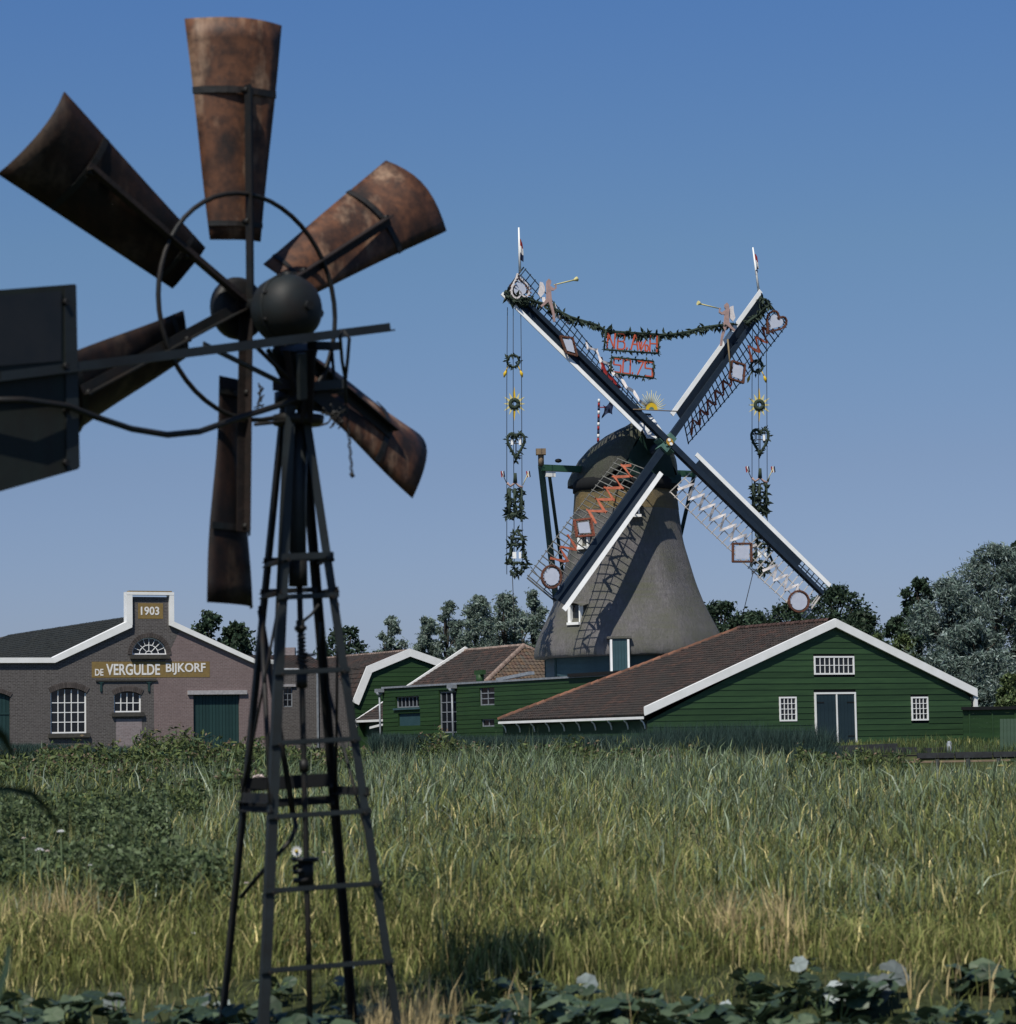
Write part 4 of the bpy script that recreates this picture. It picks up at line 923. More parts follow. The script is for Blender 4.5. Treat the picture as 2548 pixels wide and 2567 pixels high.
ribbon(zig(2, 8.3, 10.2, .95, .45, 1.0), .14, RIBRED, 'ribbon', 'short rusty ribbon between the square and the ring of the lower left sail')
ribbon(zig(3, 2.2, 7.4, .80), .15, RIBWHITE, 'ribbon', 'white ribbon zigzagging over the inner half of the lower right sail')
ribbon(zig(3, 8.6, 10.9, .80), .15, RIBWHITE, 'ribbon', 'short white zigzag ribbon between the square and the ring of the lower right sail')

def sprigs(mb, pts, size, dens, hang=.5, spread=.6):
    """evergreen sprigs along a path: small three-sided leafy twigs"""
    pts = [np.array(p) for p in pts]; seg = [(pts[i], pts[i+1]) for i in range(len(pts)-1)]
    for a, b in seg:
        L = np.linalg.norm(b-a); n = max(3, int(L*dens*2.0))
        for i in range(n):
            p = a+(b-a)*(i+random.random())/n
            d = nrm(V(random.gauss(0, spread), random.gauss(0, spread), random.gauss(-hang, spread))); l = size*random.uniform(.5, 1.3); s = nrm(np.cross(d, V(random.random()-.5, 1, random.random()-.5)))*l*.17
            q = p+d*l; m_ = p+d*l*.5
            mb.add([p, m_+s, q, m_-s], [(0, 1, 2, 3)])
            e = nrm(np.cross(d, s))*l*.15; mb.add([p, m_+e, q, m_-e], [(0, 1, 2, 3)])
    return mb
def path_tag(pts, rad, m, name, label, cat, sp=None, group=None):
    mb = MB().tube(pts, rad, 6)
    if sp: sprigs(mb, pts, *sp)
    return tag(mb.build(name, m), label, cat, group)
# garland between the sails, through the banners
gp = [(1268, 742), (1290, 752), (1318, 748), (1345, 757), (1375, 765), (1400, 780), (1430, 795), (1462, 805), (1495, 815), (1519, 830), (1560, 836), (1605, 838), (1652, 840), (1690, 838), (1725, 832), (1760, 822), (1800, 816), (1840, 812)]
path_tag([sail_pt(x, y, .45) for x, y in gp], .09, NEEDLE, 'garland', 'long dark evergreen garland slung between the two upper sails', 'garland', (.42, 13, .6))
def banner(c4, letters, label):
    P = [sail_pt(x, y, .5) for x, y in c4]; O = P[0]; ex = P[1]-P[0]; ey = P[3]-P[0]
    t = thing('banner_frame', label, 'banner', (P[2]+P[3])/2)
    q = lambda x, y: O+ex*x+ey*y+(P[2]-P[1]-ey)*x*y
    for i in range(4):
        a, b = P[i], P[(i+1) % 4]; MB().tube([a, b], .035, 6).build('frame_bar', RED, t)
        o = sprigs(MB().tube([a, b], .055, 6), [a, b], .24, 10, .35).build('evergreen_edge', NEEDLE, t)
    for (x0, wd, y0, ht, strokes) in letters:
        mb = MB()
        for s in strokes:
            pp = [q(x0+wd*a, y0+ht*b) for a, b in s]
            for a, b in zip(pp[:-1], pp[1:]): mb.beam(a, b, .075, .05, MV)
        mb.build('letter', RED, t)
S_ = {'N': [[(0, 1), (0, 0), (1, 1), (1, 0)]], 'B': [[(0, 0), (0, 1), (.8, 1), (1, .8), (.8, .5), (0, .5)], [(.8, .5), (1, .3), (.8, 0), (0, 0)]],
      '.': [[(0, 1), (.3, .93), (0, .86)]], 'A': [[(0, 1), (.45, 0), (.6, 0), (1, 1)], [(.2, .62), (.82, .62)]], 'v': [[(0, 0), (.5, 1), (1, 0)]], '/': [[(0, 1), (1, 0)]],
      'D': [[(0, 0), (0, 1), (.7, 1), (1, .7), (1, .3), (.7, 0), (0, 0)]], 'H': [[(0, 0), (0, 1)], [(1, 0), (1, 1)], [(0, .5), (1, .5)]],
      '5': [[(1, 0), (0, 0), (0, .45), (1, .45), (1, 1), (0, 1)]], '0': [[(0, 0), (1, 0), (1, 1), (0, 1), (0, 0)]], '7': [[(0, 0), (1, 0), (.15, 1)]]}
S_['B'] = [[(0, 0), (.75, 0), (.95, .12), (.95, .38), (.75, .5), (0, .5)], [(.75, .5), (1, .62), (1, .88), (.75, 1), (0, 1), (0, 0)]]
banner([(1519, 829), (1652, 838), (1651, 886), (1515, 876)], [(.05, .13, .1, .82, S_['N']), (.24, .13, .1, .82, S_['B']), (.41, .04, .1, .82, S_['.']), (.49, .13, .1, .82, S_['A']), (.635, .05, .45, .4, S_['v']), (.67, .10, .3, .65, S_['/']), (.755, .055, .6, .32, S_['D']), (.84, .13, .08, .86, S_['H'])], 'upper banner of red letters in an evergreen frame hung between the sails')
banner([(1534, 895), (1639, 906), (1639, 948), (1531, 934)], [(.06, .17, .08, .84, S_['5']), (.28, .17, .08, .84, S_['0']), (.50, .04, .1, .82, S_['.']), (.60, .16, .08, .84, S_['7']), (.80, .17, .08, .84, S_['5'])], 'lower banner of red numerals in an evergreen frame hung between the sails')

def ring_thing(name, label, outline, wd, m, inner_m=SHEET, sp=None, cat='ornament', scale_in=.72, spm=NEEDLE):
    """frame along a closed outline with a pale sheet inside"""
    c = sum(outline)/len(outline); t = thing(name, label, cat, c)
    out = list(outline)+[outline[0]]
    fr_ = MB()
    for a, b in zip(out[:-1], out[1:]): fr_.beam(a-(b-a)*.04, b+(b-a)*.04, wd, .09, MN)
    for a in outline: fr_.sphere(a, wd*.48, 6, 4)
    fr_.build('frame', m, t)
    if sp: sprigs(MB(), [c+(p-c)*.93 for p in out], *sp).build('sprigs', spm, t)
    MB().prism([c+(p-c)*scale_in for p in outline], MN*.03).build('sheet', inner_m, t)
    return t
def sq(pts, off=.35): 
    P = [sail_pt(x, y, off) for x, y in pts]; out = []
    for i in range(4):
        for s in (0, .33, .66): out.append(P[i]+(P[(i+1) % 4]-P[i])*s)
    return out
ring_thing('square_ornament', 'brown square frame with pale sheet on the lower right sail', sq([(1838, 1363), (1884, 1363), (1884, 1408), (1838, 1408)]), .13, FRAMEBR, sp=(.1, 12, 0))
ring_thing('square_ornament', 'red-brown square frame with pale sheet on the lower left sail, against the thatch', sq([(1440, 1305), (1481, 1300), (1489, 1342), (1447, 1345)]), .16, mat('red_brown_garland', (.26, .08, .045), (.18, .06, .04), .8, 9), scale_in=.66, sp=(.1, 12, 0), spm=RIBRED)
ring_thing('square_ornament', 'brown diamond frame with pale sheet on the upper left sail', sq([(1405, 843), (1436, 847), (1447, 892), (1420, 884)], .55), .10, FRAMEBR, sp=(.12, 12, 0), spm=FRAMEBR)
ring_thing('square_ornament', 'brown square frame with pale sheet on the upper right sail', sq([(1836, 905), (1868, 915), (1864, 960), (1829, 948)], .3), .13, FRAMEBR, sp=(.12, 12, 0), spm=FRAMEBR)
def circ(cx_, cy_, rx, ry, off=.3): return [sail_pt(cx_+rx*math.cos(a), cy_+ry*math.sin(a), off) for a in np.linspace(0, 2*math.pi, 22, endpoint=False)]
ring_thing('round_ornament', 'round brown wreath with pale sheet at the tip of the lower right sail', circ(2003, 1508, 25, 26), .13, FRAMEBR, scale_in=.84, sp=(.12, 14, 0), spm=FRAMEBR)
ring_thing('round_ornament', 'round brown wreath with pale sheet at the tip of the lower left sail', circ(1383, 1446, 24, 28), .13, FRAMEBR, scale_in=.78, sp=(.14, 14, 0), spm=FRAMEBR)
def heart(cx_, cy_, sx, sy, rot, off=.3, n=26):
    out = []
    for i in range(n):
        a = 2*math.pi*i/n; x = 16*math.sin(a)**3/17; y = -(13*math.cos(a)-5*math.cos(2*a)-2*math.cos(3*a)-math.cos(4*a))/15
        X, Y = x*sx, y*sy; out.append(sail_pt(cx_+X*math.cos(rot)-Y*math.sin(rot), cy_+X*math.sin(rot)+Y*math.cos(rot), off))
    return out
ring_thing('heart_ornament', 'brown heart frame with white sheet at the tip of the upper right sail', heart(1944, 808, 27, 30, .62), .11, FRAMEBR, scale_in=.68, sp=(.14, 14, 0), spm=FRAMEBR)
ring_thing('heart_ornament', 'white edged heart frame at the tip of the upper left sail', heart(1303, 722, 24, 31, math.pi-.15, .5), .13, RIBWHITE, scale_in=.68, sp=(.22, 14, 0), spm=FRAMEBR)

# hanging strings of ornaments under the two upper sail tips
def hang(px0, D, label_side, items, ybot, kx):
    P = lambda x, y: at(x, y, D)
    for (x0, y0, x1, y1) in ((px0-17, 800, px0-17, 905), (px0-3, 800, px0-2, 905), (px0+22, 810, px0+17, 905)):
        pass
    t = thing('ornament_ropes', 'three thin dark ropes carrying the %s string of evergreen ornaments' % label_side, 'rope', P(px0, ybot))
    top = 770 if label_side == 'left' else 800
    for (a, b) in ((-17, -17), (-1, 2), (20, 22)):
        MB().tube([P(px0+a*.9, top), P(px0+a, 960), P(px0+b*kx, ybot)], .018, 4).build('rope', ROPE, t)
    R = lambda c, r, n=18, ry=None: [P(c[0]+r*math.cos(a), c[1]+(ry or r)*math.sin(a)) for a in np.linspace(0, 2*math.pi, n)]
    for it, cx_, cy_ in items:
        if it == 'wreath':
            o = R((cx_, cy_), 15, 16); path_tag(o, .07, NEEDLE, 'evergreen_wreath', 'round evergreen wreath with yellow tassels, top of the %s hanging string' % label_side, 'wreath', (.3, 14, .1))
            for s in (-1, 1): 
                path_tag([P(cx_+s*12, cy_+14), P(cx_+s*18, cy_+34)], .03, NEEDLE, 'tassel_stem', 'stem of the %s yellow tassel below the %s wreath' % (('left', 'right')[s > 0], label_side), 'stem') if 0 else None
                mb = MB().tube([P(cx_+s*12, cy_+12), P(cx_+s*19, cy_+26)], .03, 5).tube([P(cx_+s*18, cy_+24), P(cx_+s*21, cy_+32), P(cx_+s*23, cy_+41)], [.04, .10, .03], 6)
                tag(mb.build('tassel', YELLOW), 'yellow tassel at the %s foot of the %s wreath' % (('left', 'right')[s > 0], label_side), 'tassel')
        if it == 'sun':
            t = thing('sun_ornament', 'yellow rayed sun with an evergreen centre on the %s hanging string' % label_side, 'ornament', P(cx_, cy_))
            for i in range(12):
                a = i*math.pi/6+math.pi/2; l = 46 if i % 6 == 0 else (38 if i % 2 == 0 else 34)
                q = (cx_+l*math.cos(a)*.8, cy_+l*math.sin(a)*.95); b0 = a+.30; b1 = a-.30
                MB().prism([P(cx_+13*math.cos(b0), cy_+13*math.sin(b0)), P(*q), P(cx_+13*math.cos(b1), cy_+13*math.sin(b1))], V(0, .05, 0)).build('ray', YELLOW if i % 6 == 0 else PALEY, t)
            sprigs(MB().tube(R((cx_, cy_), 10, 14), .12, 6), R((cx_, cy_), 10), .16, 18, 0).build('wreath', NEEDLE, t)
        if it == 'heart':
            t = thing('heart_lantern', 'evergreen heart with bars inside on the %s hanging string' % label_side, 'ornament', P(cx_, cy_))
            hp = []
            for i in range(29):
                a = 2*math.pi*i/28; x = 16*math.sin(a)**3/17; y = -(13*math.cos(a)-5*math.cos(2*a)-2*math.cos(3*a)-math.cos(4*a))/15
                hp.append(P(cx_+x*23, cy_+y*38 if y > 0 else cy_+y*30))
            sprigs(MB().tube(hp, .08, 6), hp, .26, 9, .25, .6).build('evergreen_frame', NEEDLE, t)
            for xx in (-12, 0, 12): MB().tube([P(cx_+xx, cy_-25), P(cx_+xx, cy_+(38 if xx == 0 else 8))], .03, 5).build('bar', ROPE, t)
            for yy in (-14, 2): MB().tube([P(cx_-17, cy_+yy), P(cx_+17, cy_+yy)], .025, 5).build('bar', ROPE, t)
            for xx in (-10, 10): MB().box(P(cx_+xx, cy_-3), (.06, .03, .17)).build('candle', WHITE, t)
        if it == 'crown':
            t = thing('crown_lantern', 'tall evergreen lantern with two small flags on the %s hanging string' % label_side, 'ornament', P(cx_, cy_+40))
            for xx in (-15, -1, 15):
                o = [P(cx_+xx, cy_-28), P(cx_+xx*1.05, cy_+10), P(cx_+xx, cy_+44)]; sprigs(MB().tube(o,   .09 if xx > -5 else .12, 6), o, .38, 15, .3, .6).build('evergreen_post', NEEDLE, t)
            o = [P(cx_-22, cy_+40), P(cx_, cy_+38), P(cx_+20, cy_+48)]; sprigs(MB().tube(o, .12, 6), o, .4, 14, .3).build('evergreen_base', NEEDLE, t)
            MB().tube([P(cx_-20, cy_-42), P(cx_-12, cy_-33), P(cx_, cy_-42), P(cx_+10, cy_-33), P(cx_+19, cy_-30)], .07, 6).build('crown_arch', PINK, t)
            MB().tube([P(cx_, cy_-66), P(cx_, cy_-42)], [.09, .13], 6).build('finial', NEEDLE, t)
            for s, dx in ((-1, -33), (1, 33)):
                MB().tube([P(cx_+s*19, cy_-36), P(cx_+dx, cy_-66)], .022, 5).build('flag_stick', PALEY if s > 0 else ROPE, t)
                for i, m in enumerate((FRED, FWHITE, FBLUE)):
                    x = cx_+dx+s*(-1)+(i-1)*3.2; y = cy_-62; MB().prism([P(x-1.7, y-8), P(x+1.5, y-10), P(x+4, y+5), P(x+.8, y+7)], V(0, .02, 0)).build('flag_stripe', m, t)
        if it == 'bell':
            t = thing('bell_lantern', 'evergreen bell with two white lamps, foot of the %s hanging string' % label_side, 'ornament', P(cx_, cy_+40))
            for o in ([P(cx_, cy_-52), P(cx_-14, cy_-30), P(cx_-16, cy_+10), P(cx_-26, cy_+36)], [P(cx_, cy_-52), P(cx_+14, cy_-30), P(cx_+17, cy_+10), P(cx_+28, cy_+36)], [P(cx_-18, cy_-14), P(cx_+18, cy_-14)], [P(cx_-26, cy_+34), P(cx_, cy_+30), P(cx_+27, cy_+36)], [P(cx_-18, cy_+50), P(cx_-5, cy_+60), P(cx_+18, cy_+52)], [P(cx_-12, cy_-30), P(cx_+12, cy_-30)], [P(cx_-10, cy_+40), P(cx_+2, cy_+56)], [P(cx_+14, cy_+38), P(cx_+8, cy_+56)]):
                sprigs(MB().tube(o, .07, 6), o, .34, 12, .25, .6).build('evergreen_rib', NEEDLE, t)
            for xx in (-7, 7): MB().box(P(cx_+xx, cy_+12), (.10 if xx < 0 else .06, .04, .17)).build('lamp', WHITE, t)
tipL = sail_pt(1262, 738)[1]; tipR = sail_pt(1906, 738)[1]
hang(1288, tipL, 'left', [('wreath', 1287, 905), ('sun', 1290, 1012), ('heart', 1294, 1110), ('crown', 1292, 1252), ('bell', 1297, 1380)], 1440, 1.0)
hang(1903, tipR, 'right', [('wreath', 1898, 918), ('sun', 1904, 1015), ('heart', 1906, 1100), ('crown', 1906, 1240), ('bell', 1912, 1378)], 1440, 1.0)
for (a, b, s) in (((1285, 1440), (1291, 1600), 'left evergreen bell down towards the trees'), ((1330, 1420), (1395, 1500), 'left evergreen bell to the lower left sail'), ((1890, 1430), (1858, 1560), 'right evergreen bell down behind the barn')):
    tag(MB().tube([at(*a, tipL), at(*b, tipL)], .02, 4).build('guy_rope', ROPE), 'thin dark rope running from the %s' % s, 'rope')

# flag poles at the sail tips, with limp flags
def flagpole(x0, y0, x1, y1, D, fl, label, stripes=None):
    P = lambda x, y: at(x, y, D); t = thing('flagpole', label, 'flagpole', P(x0, y0))
    MB().tube([P(x0, y0), P(x1, y1)], [.075, .04], 8).build('pole', WHITE, t)
    for i, m in enumerate((FRED, FWHITE, FBLUE)):
        P_ = []
        for j in range(7):
            s = j/6; row = []
            for q in range(5):
                u = (i+q/4)/3; x, y = fl(s, u); row.append(P(x, y)+V(0, .10*math.sin(s*9+u*3), 0))
            P_.append(row)
        MB().grid(P_, True).build('flag_stripe', m, t)
flagpole(1304, 682, 1301, 570, tipL, lambda s, u: (1303+14*s*(.35+u*.6)*(1.35-u*.6), 594+u*55+s*14*(1-u*.4)), 'white flagpole with limp tricolour flag on the upper left sail tip')
flagpole(1904, 738, 1888, 620, tipR, lambda s, u: (1892+u*9+7*s*(1-.5*u)-(9*s if u > .7 else 0), 634+u*48+s*8), 'white flagpole with limp dark flag on the upper right sail tip')
def striped_pole():
    t = thing('striped_flagpole', 'red, white and blue striped pole with a limp dark flag on the mill cap', 'flagpole', at(1501, 1106, 151))
    ys = np.linspace(1108, 1000, 12)
    for i in range(11): MB().tube([at(1500+(1108-ys[i])*.02, ys[i], 151), at(1500+(1108-ys[i+1])*.02, ys[i+1], 151)], .065, 8).build('pole_stripe', (FRED, FWHITE, FBLUE)[i % 3], t)
    MB().tube([at(1502, 1021, 151), at(1518, 1021, 151)], .03, 5).build('arm', FRED, t)
    P = [[at(1512+14*s*(1+u*.4)+4*math.sin(u*5), 1014+u*30-s*3+6*math.sin(s*3+u*2), 151+.15*math.sin(s*8)) for u in np.linspace(0, 1, 5)] for s in np.linspace(0, 1.4, 7)]
    MB().grid(P, True).build('flag', FBLUE, t)
    t = thing('red_flag', 'red flag hanging from a short red and white staff beside the upper left sail', 'flag', sail_pt(1540, 985, -.4))
    MB().tube([sail_pt(1506, 900, -.4), sail_pt(1512, 945, -.4)], .05, 6).build('staff', RIBWHITE, t)
    o = [(1505, 897, 3), (1511, 915, 5), (1516, 935, 8), (1526, 955, 10), (1540, 968, 9), (1552, 975, 9)]
    P = [[sail_pt(x-w_, y+w_*.3, -.4)+MN*.1*math.sin(i*2), sail_pt(x, y, -.3), sail_pt(x+w_, y-w_*.5, -.4)+MN*.1*math.cos(i*2)] for i, (x, y, w_) in enumerate(o)]
    MB().grid(P, True).build('cloth', FRED, t)
striped_pole()
# golden half sun on a rod above the cap
def half_sun():
    P = lambda x, y: sail_pt(x, y, .42); t = thing('sunrise_ornament', 'yellow half sun with thin pale rays on a rod above the mill cap', 'ornament', P(1634, 1027))
    MB().tube([P(1588, 1026), P(1700, 1031)], .03, 6).build('rod', TANW, t)
    MB().prism([P(1634+15*math.cos(a), 1028-19*math.sin(a)) for a in np.linspace(0, math.pi, 12)]+[P(1634-7*math.cos(a), 1028-8*math.sin(a)) for a in np.linspace(0, math.pi, 8)], V(0, .08, 0)).build('disc', YELLOW, t)
    MB().prism([P(1634+7*math.cos(a), 1028-8*math.sin(a)) for a in np.linspace(0, math.pi, 8)], V(0, .08, 0)).build('centre', LIGHTGREEN, t)
    for i in range(19):
        a = .12+i*(math.pi-.24)/18; r1 = 32 if i % 2 == 0 else 38; MB().tube([P(1634+15*math.cos(a), 1028-19*math.sin(a)), P(1634+r1*math.cos(a), 1028-r1*1.32*math.sin(a))], [.026, .012], 4).build('ray', PALEY, t)
half_sun()
# painted plywood cherubs blowing trumpets
def cherub(cx_, cy_, s, label, off):
    P = lambda x, y: sail_pt(cx_+x*s, cy_+y, off); t = thing('cherub_figure', label, 'figure', P(0, 40))
    body = [(-3, -40), (2, -46), (8, -41), (8, -34), (5, -29), (14, -22), (19, -24), (18, -33), (21, -33), (22, -21), (15, -16), (8, -16), (9, 0), (12, 20), (17, 42), (19, 62), (14, 62), (12, 44), (6, 24), (1, 12), (-8, 20), (-16, 26), (-19, 22), (-10, 14), (-4, 4), (-3, -14), (-4, -28)]
    fill_mesh([(x, y) for x, y in body], [], 1.0, lambda x, y, d: P(x, y)+MN*d*.06).build('body', PINK, t)
    wing = [(-5, -26), (-10, -38), (-17, -40), (-18, -26), (-22, -10), (-16, 0), (-9, -8), (-5, -16)]
    fill_mesh(wing, [], 1.0, lambda x, y, d: P(x, y)+MN*(-.1+d*.04)).build('wing', RIBWHITE, t)
    MB().tube([P(16, -31), P(70, -44)], [.03, .045], 5).tube([P(66, -43), P(74, -46)], [.05, .14], 8).build('trumpet', PALEY, t)
cherub(1373, 745, 1, 'pink cherub cut-out facing right with a long thin trumpet on the upper left sail', .5)
cherub(1824, 805, -1, 'pink cherub cut-out facing left with a long thin trumpet on the upper right sail', .5)
path_tag([sail_pt(1825, 850, .5), sail_pt(1832, 925, .5)], .05, TAN, 'support_rod', 'tan rod under the right cherub, down to the square frame', 'rod')
path_tag([sail_pt(x, y, .4) for x, y in ((1905, 745), (1920, 752), (1930, 765), (1915, 775), (1900, 790), (1885, 800), (1870, 812))], .08, NEEDLE, 'tip_garland', 'clump of evergreen at the tip of the upper right sail', 'garland', (.4, 16, .3))
path_tag([sail_pt(x, y, .4) for x, y in ((1266, 730), (1285, 742), (1305, 755), (1325, 762))], .10, NEEDLE, 'tip_garland', 'clump of evergreen at the foot of the heart on the upper left sail', 'garland', (.4, 16, .3))

# ================================================================ FOREGROUND WINDPUMP
def windpump():
    t = thing('windpump', 'rusty six-bladed iron windpump on a narrow lattice tower in the foreground', 'windpump', at(770, 2700, 10.5)*V(1, 1, 0)+V(0, 0, -.2))
    th = 45*D2R; u = V(math.cos(th), math.sin(th), 0); n = V(math.sin(th), -math.cos(th), 0); z = V(0, 0, 1)
    C0 = at(606, 772, 10.4)
    # --- blades
    be = 26*D2R; K = 663.5
    for i in range(6):
        a = (89.9, 31, -29.5, -91.5, 207.5, 150)[i]*D2R; RS = (1.0, 1.0, .955, 1.01, 1.0, .965)[i]; rd = u*math.cos(a)+z*math.sin(a); tg = u*math.sin(a)-z*math.cos(a)   # tg: clockwise
        ch = tg*math.cos(be)+n*math.sin(be); m_ = -tg*math.sin(be)+n*math.cos(be)
        off = -.012
        P = []
        NR, NC = 12, 10
        for j in range(NR):
            s = j/(NR-1); r = (.268+.857*s)*RS; wd = .200+.185*s; cam_ = .020+.046*s; row = []
            for q in range(NC):
                c = -1+2*q/(NC-1); dent = .006*math.sin(7*s+3*c+i)
                rr_ = r
                row.append(C0+rd*rr_+ch*(c*wd/2+off)+m_*(cam_*(1-c*c)-.045+dent))
            P.append(row)
        bo = MB().grid(P, True).build('blade', (RUST, RUST, RUST, RUSTSHADE, RUSTSHADE, RUSTSHADE)[i], t); so_ = bo.modifiers.new('thick', 'SOLIDIFY'); so_.thickness = .004
        # arm and straps (sub-parts of the blade)
        MB().angle(C0+n*.03, C0+rd*.86+n*.03, .036, .005, tg, n).build('arm', IRONB if i % 2 else IRON, bo)
        row = [C0+rd*.845+ch*(c*(.200+.185*.69)/2*1.01+off)+m_*((.022+.05*.69)*(1-c*c)-.045+.006) for c in np.linspace(-1, 1, 9)]
        g = MB().grid([[p-rd*.013 for p in row], [p+rd*.013 for p in row]], False).build('strap', IRON, bo); g.modifiers.new('thick', 'SOLIDIFY').thickness = .004
        row = [C0+rd*.33+ch*(c*(.200+.185*.08)/2+off)+m_*((.022+.05*.08)*(1-c*c)-.045+.006) for c in np.linspace(-1, 1, 7)]
        g = MB().grid([[p-rd*.010 for p in row], [p+rd*.010 for p in row]], False).build('strap', IRON, bo); g.modifiers.new('thick', 'SOLIDIFY').thickness = .004
        [MB().tube([C0+rd*r+n*.02, C0+rd*r+n*.05], .012, 8).build('bolt', IRON, bo) for r in (.84, .33)]
    ringc = C0+n*.045
    MB().tube([ringc+(u*math.cos(a)+z*math.sin(a))*.434 for a in np.linspace(0, 2*math.pi, 49)], .0095, 8, cap=False).build('wheel_ring', IRON, t)
    hb = MB(); prof = [(.0, .118), (.02, .122), (.05, .115), (.09, .07), (.1, .0)]
    hb.grid([[C0-n*q+ (u*math.cos(a)+z*math.sin(a))*r for a in np.linspace(0, 2*math.pi, 28, endpoint=False)] for q, r in [(-.012, .0), (-.012, .10)]+prof], True, True)
    hb.build('hub_disc', IRON, t)
    MB().tube([C0-n*.05, C0+n*.3], .028, 12).build('shaft', IRON, t)
    # --- gear case: rounded drum with a boss
    G = C0+n*.235+z*-.002; G = at(722, 775, G[1]-.02)
    gm = MB(); 
    gm.grid([[G+n*q+(u*math.cos(a)+z*math.sin(a))*r for a in np.linspace(0, 2*math.pi, 36, endpoint=False)] for q, r in ((-.12, .06), (-.105, .095), (-.07, .120), (-.02, .131), (.03, .128), (.07, .110), (.098, .08), (.112, .035), (.114, .001))], True, True)
    gm.build('gear_case', GEAR, t)
    MB().tube([G+n*.0+(u*math.cos(a)+z*math.sin(a))*.131 for a in np.linspace(0, 2*math.pi, 37)], .005, 6, cap=False).build('seam_flange', GEAR, t)
    for a in np.arange(.4, 6.2, .785): MB().tube([G+n*.002+(u*math.cos(a)+z*math.sin(a))*.129, G+n*.022+(u*math.cos(a)+z*math.sin(a))*.131], .007, 6).build('bolt', IRON, t)
    MB().tube([G+n*.095, G+n*.128], .018, 6).build('bolt', GAP, t)
    MB().tube([G+u*.12, G+u*.165], .017, 6).build('bolt', GAP, t)
    MB().tube([G+z*.115, G+z*.14], .02, 8).build('oil_cap', GEAR, t)
    # --- tower head
    TX = at(745, 1000, 10.45); tx, ty = TX[0], TX[1]
    q = lambda px, py, D=10.45: at(px, py, D)
    MB().tube([q(745, 880), q(748, 1010)], .062, 14).build('yaw_tube', IRON, t)
    MB().tube([q(742, 868, 10.4), q(744, 905, 10.42), q(747, 990)], [.088, .072, .058], 12).build('mast_head', IRON, t)
    MB().beam(q(690, 872, 10.3), q(735, 985, 10.4), .03, .012, u).beam(q(672, 876, 10.25), q(715, 960, 10.36), .016, .012, u).build('head_strut', IRON, t)
    MB().box(q(722, 965, 10.36), (.05, .03, .022), u, n).build('bracket_block', IRONB, t)
    MB().tube([q(748, 985), q(748, 1020)], .092, 14).build('yaw_collar', IRON, t)
    MB().tube([q(748, 1042), q(748, 1066)], [.10, .095], 12).build('tower_cap', IRON, t)
    MB().angle(q(712, 880, 10.3), q(728, 1010, 10.38), .035, .006, u, n).build('head_bracket', IRONB, t)
    MB().angle(q(778, 878, 10.3), q(770, 1060, 10.38), .03, .006, -u, n).build('head_bracket', IRONB, t)
    MB().beam(q(756, 885, 10.2), q(758, 1000, 10.25), .035, .02, u).build('head_bracket', IRONL, t)
    MB().beam(q(782, 866, 10.33), q(845, 868, 10.5), .03, .04).build('furl_arm', GAP, t)
    MB().tube([q(835, 872, 10.5), q(812, 955, 10.4)], .006, 5).build('stay_rod', IRON, t)
    MB().tube([q(832, 872, 10.5), q(839, 960, 10.4)], .007, 5).build('stay_rod', IRON, t)
    MB().beam(q(770, 970, 10.35), q(868, 962, 10.4), .035, .03).build('side_bracket', IRONL, t)
    MB().beam(q(768, 990, 10.4), q(862, 978, 10.45), .02, .02).build('side_bracket', IRON, t)
    MB().beam(q(755, 1000, 10.4), q(830, 1015, 10.45), .07, .012).beam(q(790, 985, 10.4), q(860, 1042, 10.45), .06, .03).build('side_plate', IRON, t)
    # rope round the boom, chain hanging from the bracket
    MB().tube([q(858, 830, 9.98), q(853, 845, 9.9), q(858, 905, 10.1), q(866, 950, 10.2)], .0065, 6).tube([q(860, 828, 10.02), q(876, 848, 10.02), q(872, 900, 10.1), q(866, 955, 10.2), q(868, 1010, 10.25)], .0065, 6).build('rope', ROPE, t)
    ch_ = MB(); ys = np.arange(1012, 1185, 9.5)
    for i, y in enumerate(ys):
        x = 868+(y-1012)*.085+1.6*math.sin(i*2.1); c = q(x, y, 10.25); s = u if i % 2 else n
        ch_.tube([c+z*.009*math.cos(a)+s*.005*math.sin(a) for a in np.linspace(0, 2*math.pi, 8)], .0028, 4, cap=False)
    ch_.tube([q(880, 1185, 10.25), q(886, 1196, 10.25)], .009, 6).build('chain', IRON, t)
    rg = random.Random(3)
    wr = MB()
    for i in range(26):
        c = V(838+rg.gauss(0, 10), 1050+rg.gauss(0, 8), 0); a = rg.uniform(0, 6.28); l = rg.uniform(8, 22)
        wr.tube([q(c[0], c[1], 10.3), q(c[0]+l*.5*math.cos(a)+3, c[1]+l*.5*math.sin(a), 10.32), q(c[0]+l*math.cos(a), c[1]+l*math.sin(a), 10.3)], .004, 4)
    for i in range(10):
        a = rg.uniform(0, 6.28); wr.tube([q(655+rg.gauss(0, 6), 960+i*6, 10.3), q(650+rg.gauss(0, 9), 968+i*6, 10.3), q(655+rg.gauss(0, 6), 978+i*6, 10.3)], .003, 4)
    wr.build('tangled_wire', IRON, t)
    # --- tail boom, braces, vane
    b0 = q(-60, 962, 9.03); b1 = q(978, 829, 10.32)
    MB().angle(b0, b1, .030, .006, z, n).build('tail_boom', IRONL, t)
    cur = [(-60, 1003, 8.98), (60, 1003, 9.1), (170, 1018, 9.25), (240, 1045, 9.35), (330, 1075, 9.5), (420, 1090, 9.65), (500, 1082, 9.8), (600, 1047, 10.0), (700, 1016, 10.2), (750, 995, 10.33)]
    MB().tube([q(*c) for c in cur], .0115, 8).build('curved_brace', IRON, t)
    MB().angle(q(510, 868, 9.75), q(700, 962, 10.25), .018, .005, z, n).build('tail_strut', IRONL, t)
